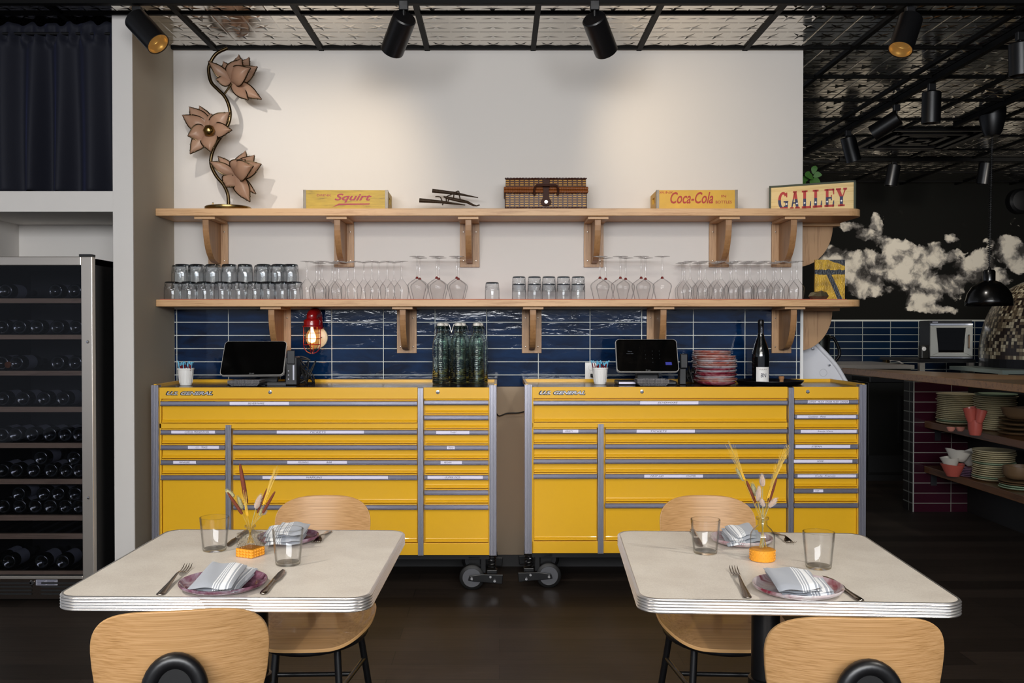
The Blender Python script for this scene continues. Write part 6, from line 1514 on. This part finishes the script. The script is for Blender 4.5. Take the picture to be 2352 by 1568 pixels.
MB().lathe([(0, zc1-.01), (rc*.55, zc1), (rc*.72, zc1+.03), (rc*.95, zc1+.12), (rc, zc1+.185), (rc*1.08, zc1+.19), (0, zc1+.19)], 44, c=(dxx, 0, 0)).build('ceiling_canopy', M['black'], pd, smooth=True)
MB().box(dxx-.02, dxx+.02, -.02, .02, zc1+.19, CEIL-.036-pd.location.z).build('canopy_stem', M['black'], pd)
# ---- things behind the wall end
wbn = thing('waste_bin', 'white waste bin standing behind the wall end under the leaning lid', 'bin', (1.95, 5.86, 0))
MB().box(-.18, .18, -.17, .17, .001, .975).build('bin_body', M['white'], wbn, bevel=.02)
wl = NT('white_plastic_lid'); wl.set(Base_Color=lin('dcdde2'), Roughness=.3)
ld = thing('bin_lid', 'big white plastic lid leaning behind the end of the wall, above the right chest', 'lid', (1.80, 5.72, .95))
a_, b_, c_ = P(1842, 786, 5.72), P(1941, 872, 5.68), P(1842, 905, 5.70)
pts = [(1790, 800), (1842, 792), (1872, 790), (1885, 800), (1918, 836), (1938, 868), (1944, 884), (1930, 905), (1790, 905)]
pp = [P(x, y, 5.72)-Vector(ld.location) for x, y in pts]
MB().ext([(p.x, p.z) for p in pp], -.012, .0, 'xzy').build('panel', wl.m, ld, bevel=.004)
rimp = [P(x, y, 5.705)-Vector(ld.location) for x, y in pts[1:8]]
MB().tube(cr(rimp, 5), .013, 10).build('rolled_rim', wl.m, ld, smooth=True)
for x, y in ((1868, 801), (1905, 838)):
    p = P(x, y, 5.69)-Vector(ld.location); MB().lathe([(0, .006), (.006, .005), (.007, 0)], 12, M=Matrix.Rotation(math.pi/2, 4, 'X'), c=p).build('rivet', M['chrome'], ld, smooth=True)
MB().tube([(P(1892, 856, 5.7).x-1.80+.022*math.cos(t), -.013, P(1892, 856, 5.7).z-.95+.022*math.sin(t)) for t in [2*math.pi*i/28 for i in range(28)]], .0008, 5, closed=True).build('mould_mark', plain('grey_mark', 'a8a8ae', .5), ld)
# steel blender jug
jy = 8.2; jg = thing('steel_jug', 'steel blender jug with black handle in the kitchen just right of the shelf bracket', 'jug', (P(1884, 845, jy).x, jy, P(1884, 850, jy).z))
kk = jy/F
MB().lathe([(0, 0), (17*kk, 0), (22*kk, 76*kk), (23*kk, 78*kk), (20*kk, 82*kk), (0, 82*kk)], 40).build('jug_body', plain('jug_steel', 'b6bdb4', .25, 1), jg, smooth=True)
MB().tube(cr([Vector((20*kk, 0, 72*kk)), Vector((30*kk, 0, 74*kk)), Vector((44*kk, 0, 45*kk)), Vector((40*kk, 0, 28*kk)), Vector((24*kk, 0, 12*kk))], 6), 3.4*kk, 10).build('handle', M['black'], jg, smooth=True)
MB().box(-.16, hw, .01, .6, 0, .06).build('plinth', M['blackm'], uc)
js = MB().box(-.35, .20, -.25, .2, 0, jg.location.z-.001).build('prep_table', plain('prep_steel', '3a3a38', .4, .7), None); js.location = (jg.location.x, jy+.05, 0)
tag(js, 'dim steel prep unit under the blender jug, hidden behind the chest', 'counter')
# small radio and faucet
rdx = P(2124, 808, 9.45); ra = thing('kitchen_timer', 'small black appliance with a dial left of the steel oven', 'appliance', (rdx.x, 9.45, zr+.001))
MB().box(-.045, .05, -.03, .05, 0, .135).build('body', plain('timer_black', '23221e', .4, vary=.3), ra, bevel=.01)
MB().lathe([(0, .004), (.018, .004), (.022, 0)], 20, M=Matrix.Rotation(math.pi/2, 4, 'X'), c=(-.02, -.031, .10)).build('dial', M['white'], ra)
fa = thing('faucet', 'wall faucet with curved white spout on the navy tiles', 'faucet', (P(2038, 830, 10.4).x, 10.4, P(2038, 830, 10.4).z))
MB().box(-.02, .02, -.02, .085, -.02, .03).build('valve', M['brass'], fa, bevel=.004)
MB().tube(cr([Vector((0, 0, .01)), Vector((.08, -.03, .012)), Vector((.14, -.06, -.02)), Vector((.18, -.08, -.07))], 6), .008, 8).build('spout', M['white'], fa, smooth=True)
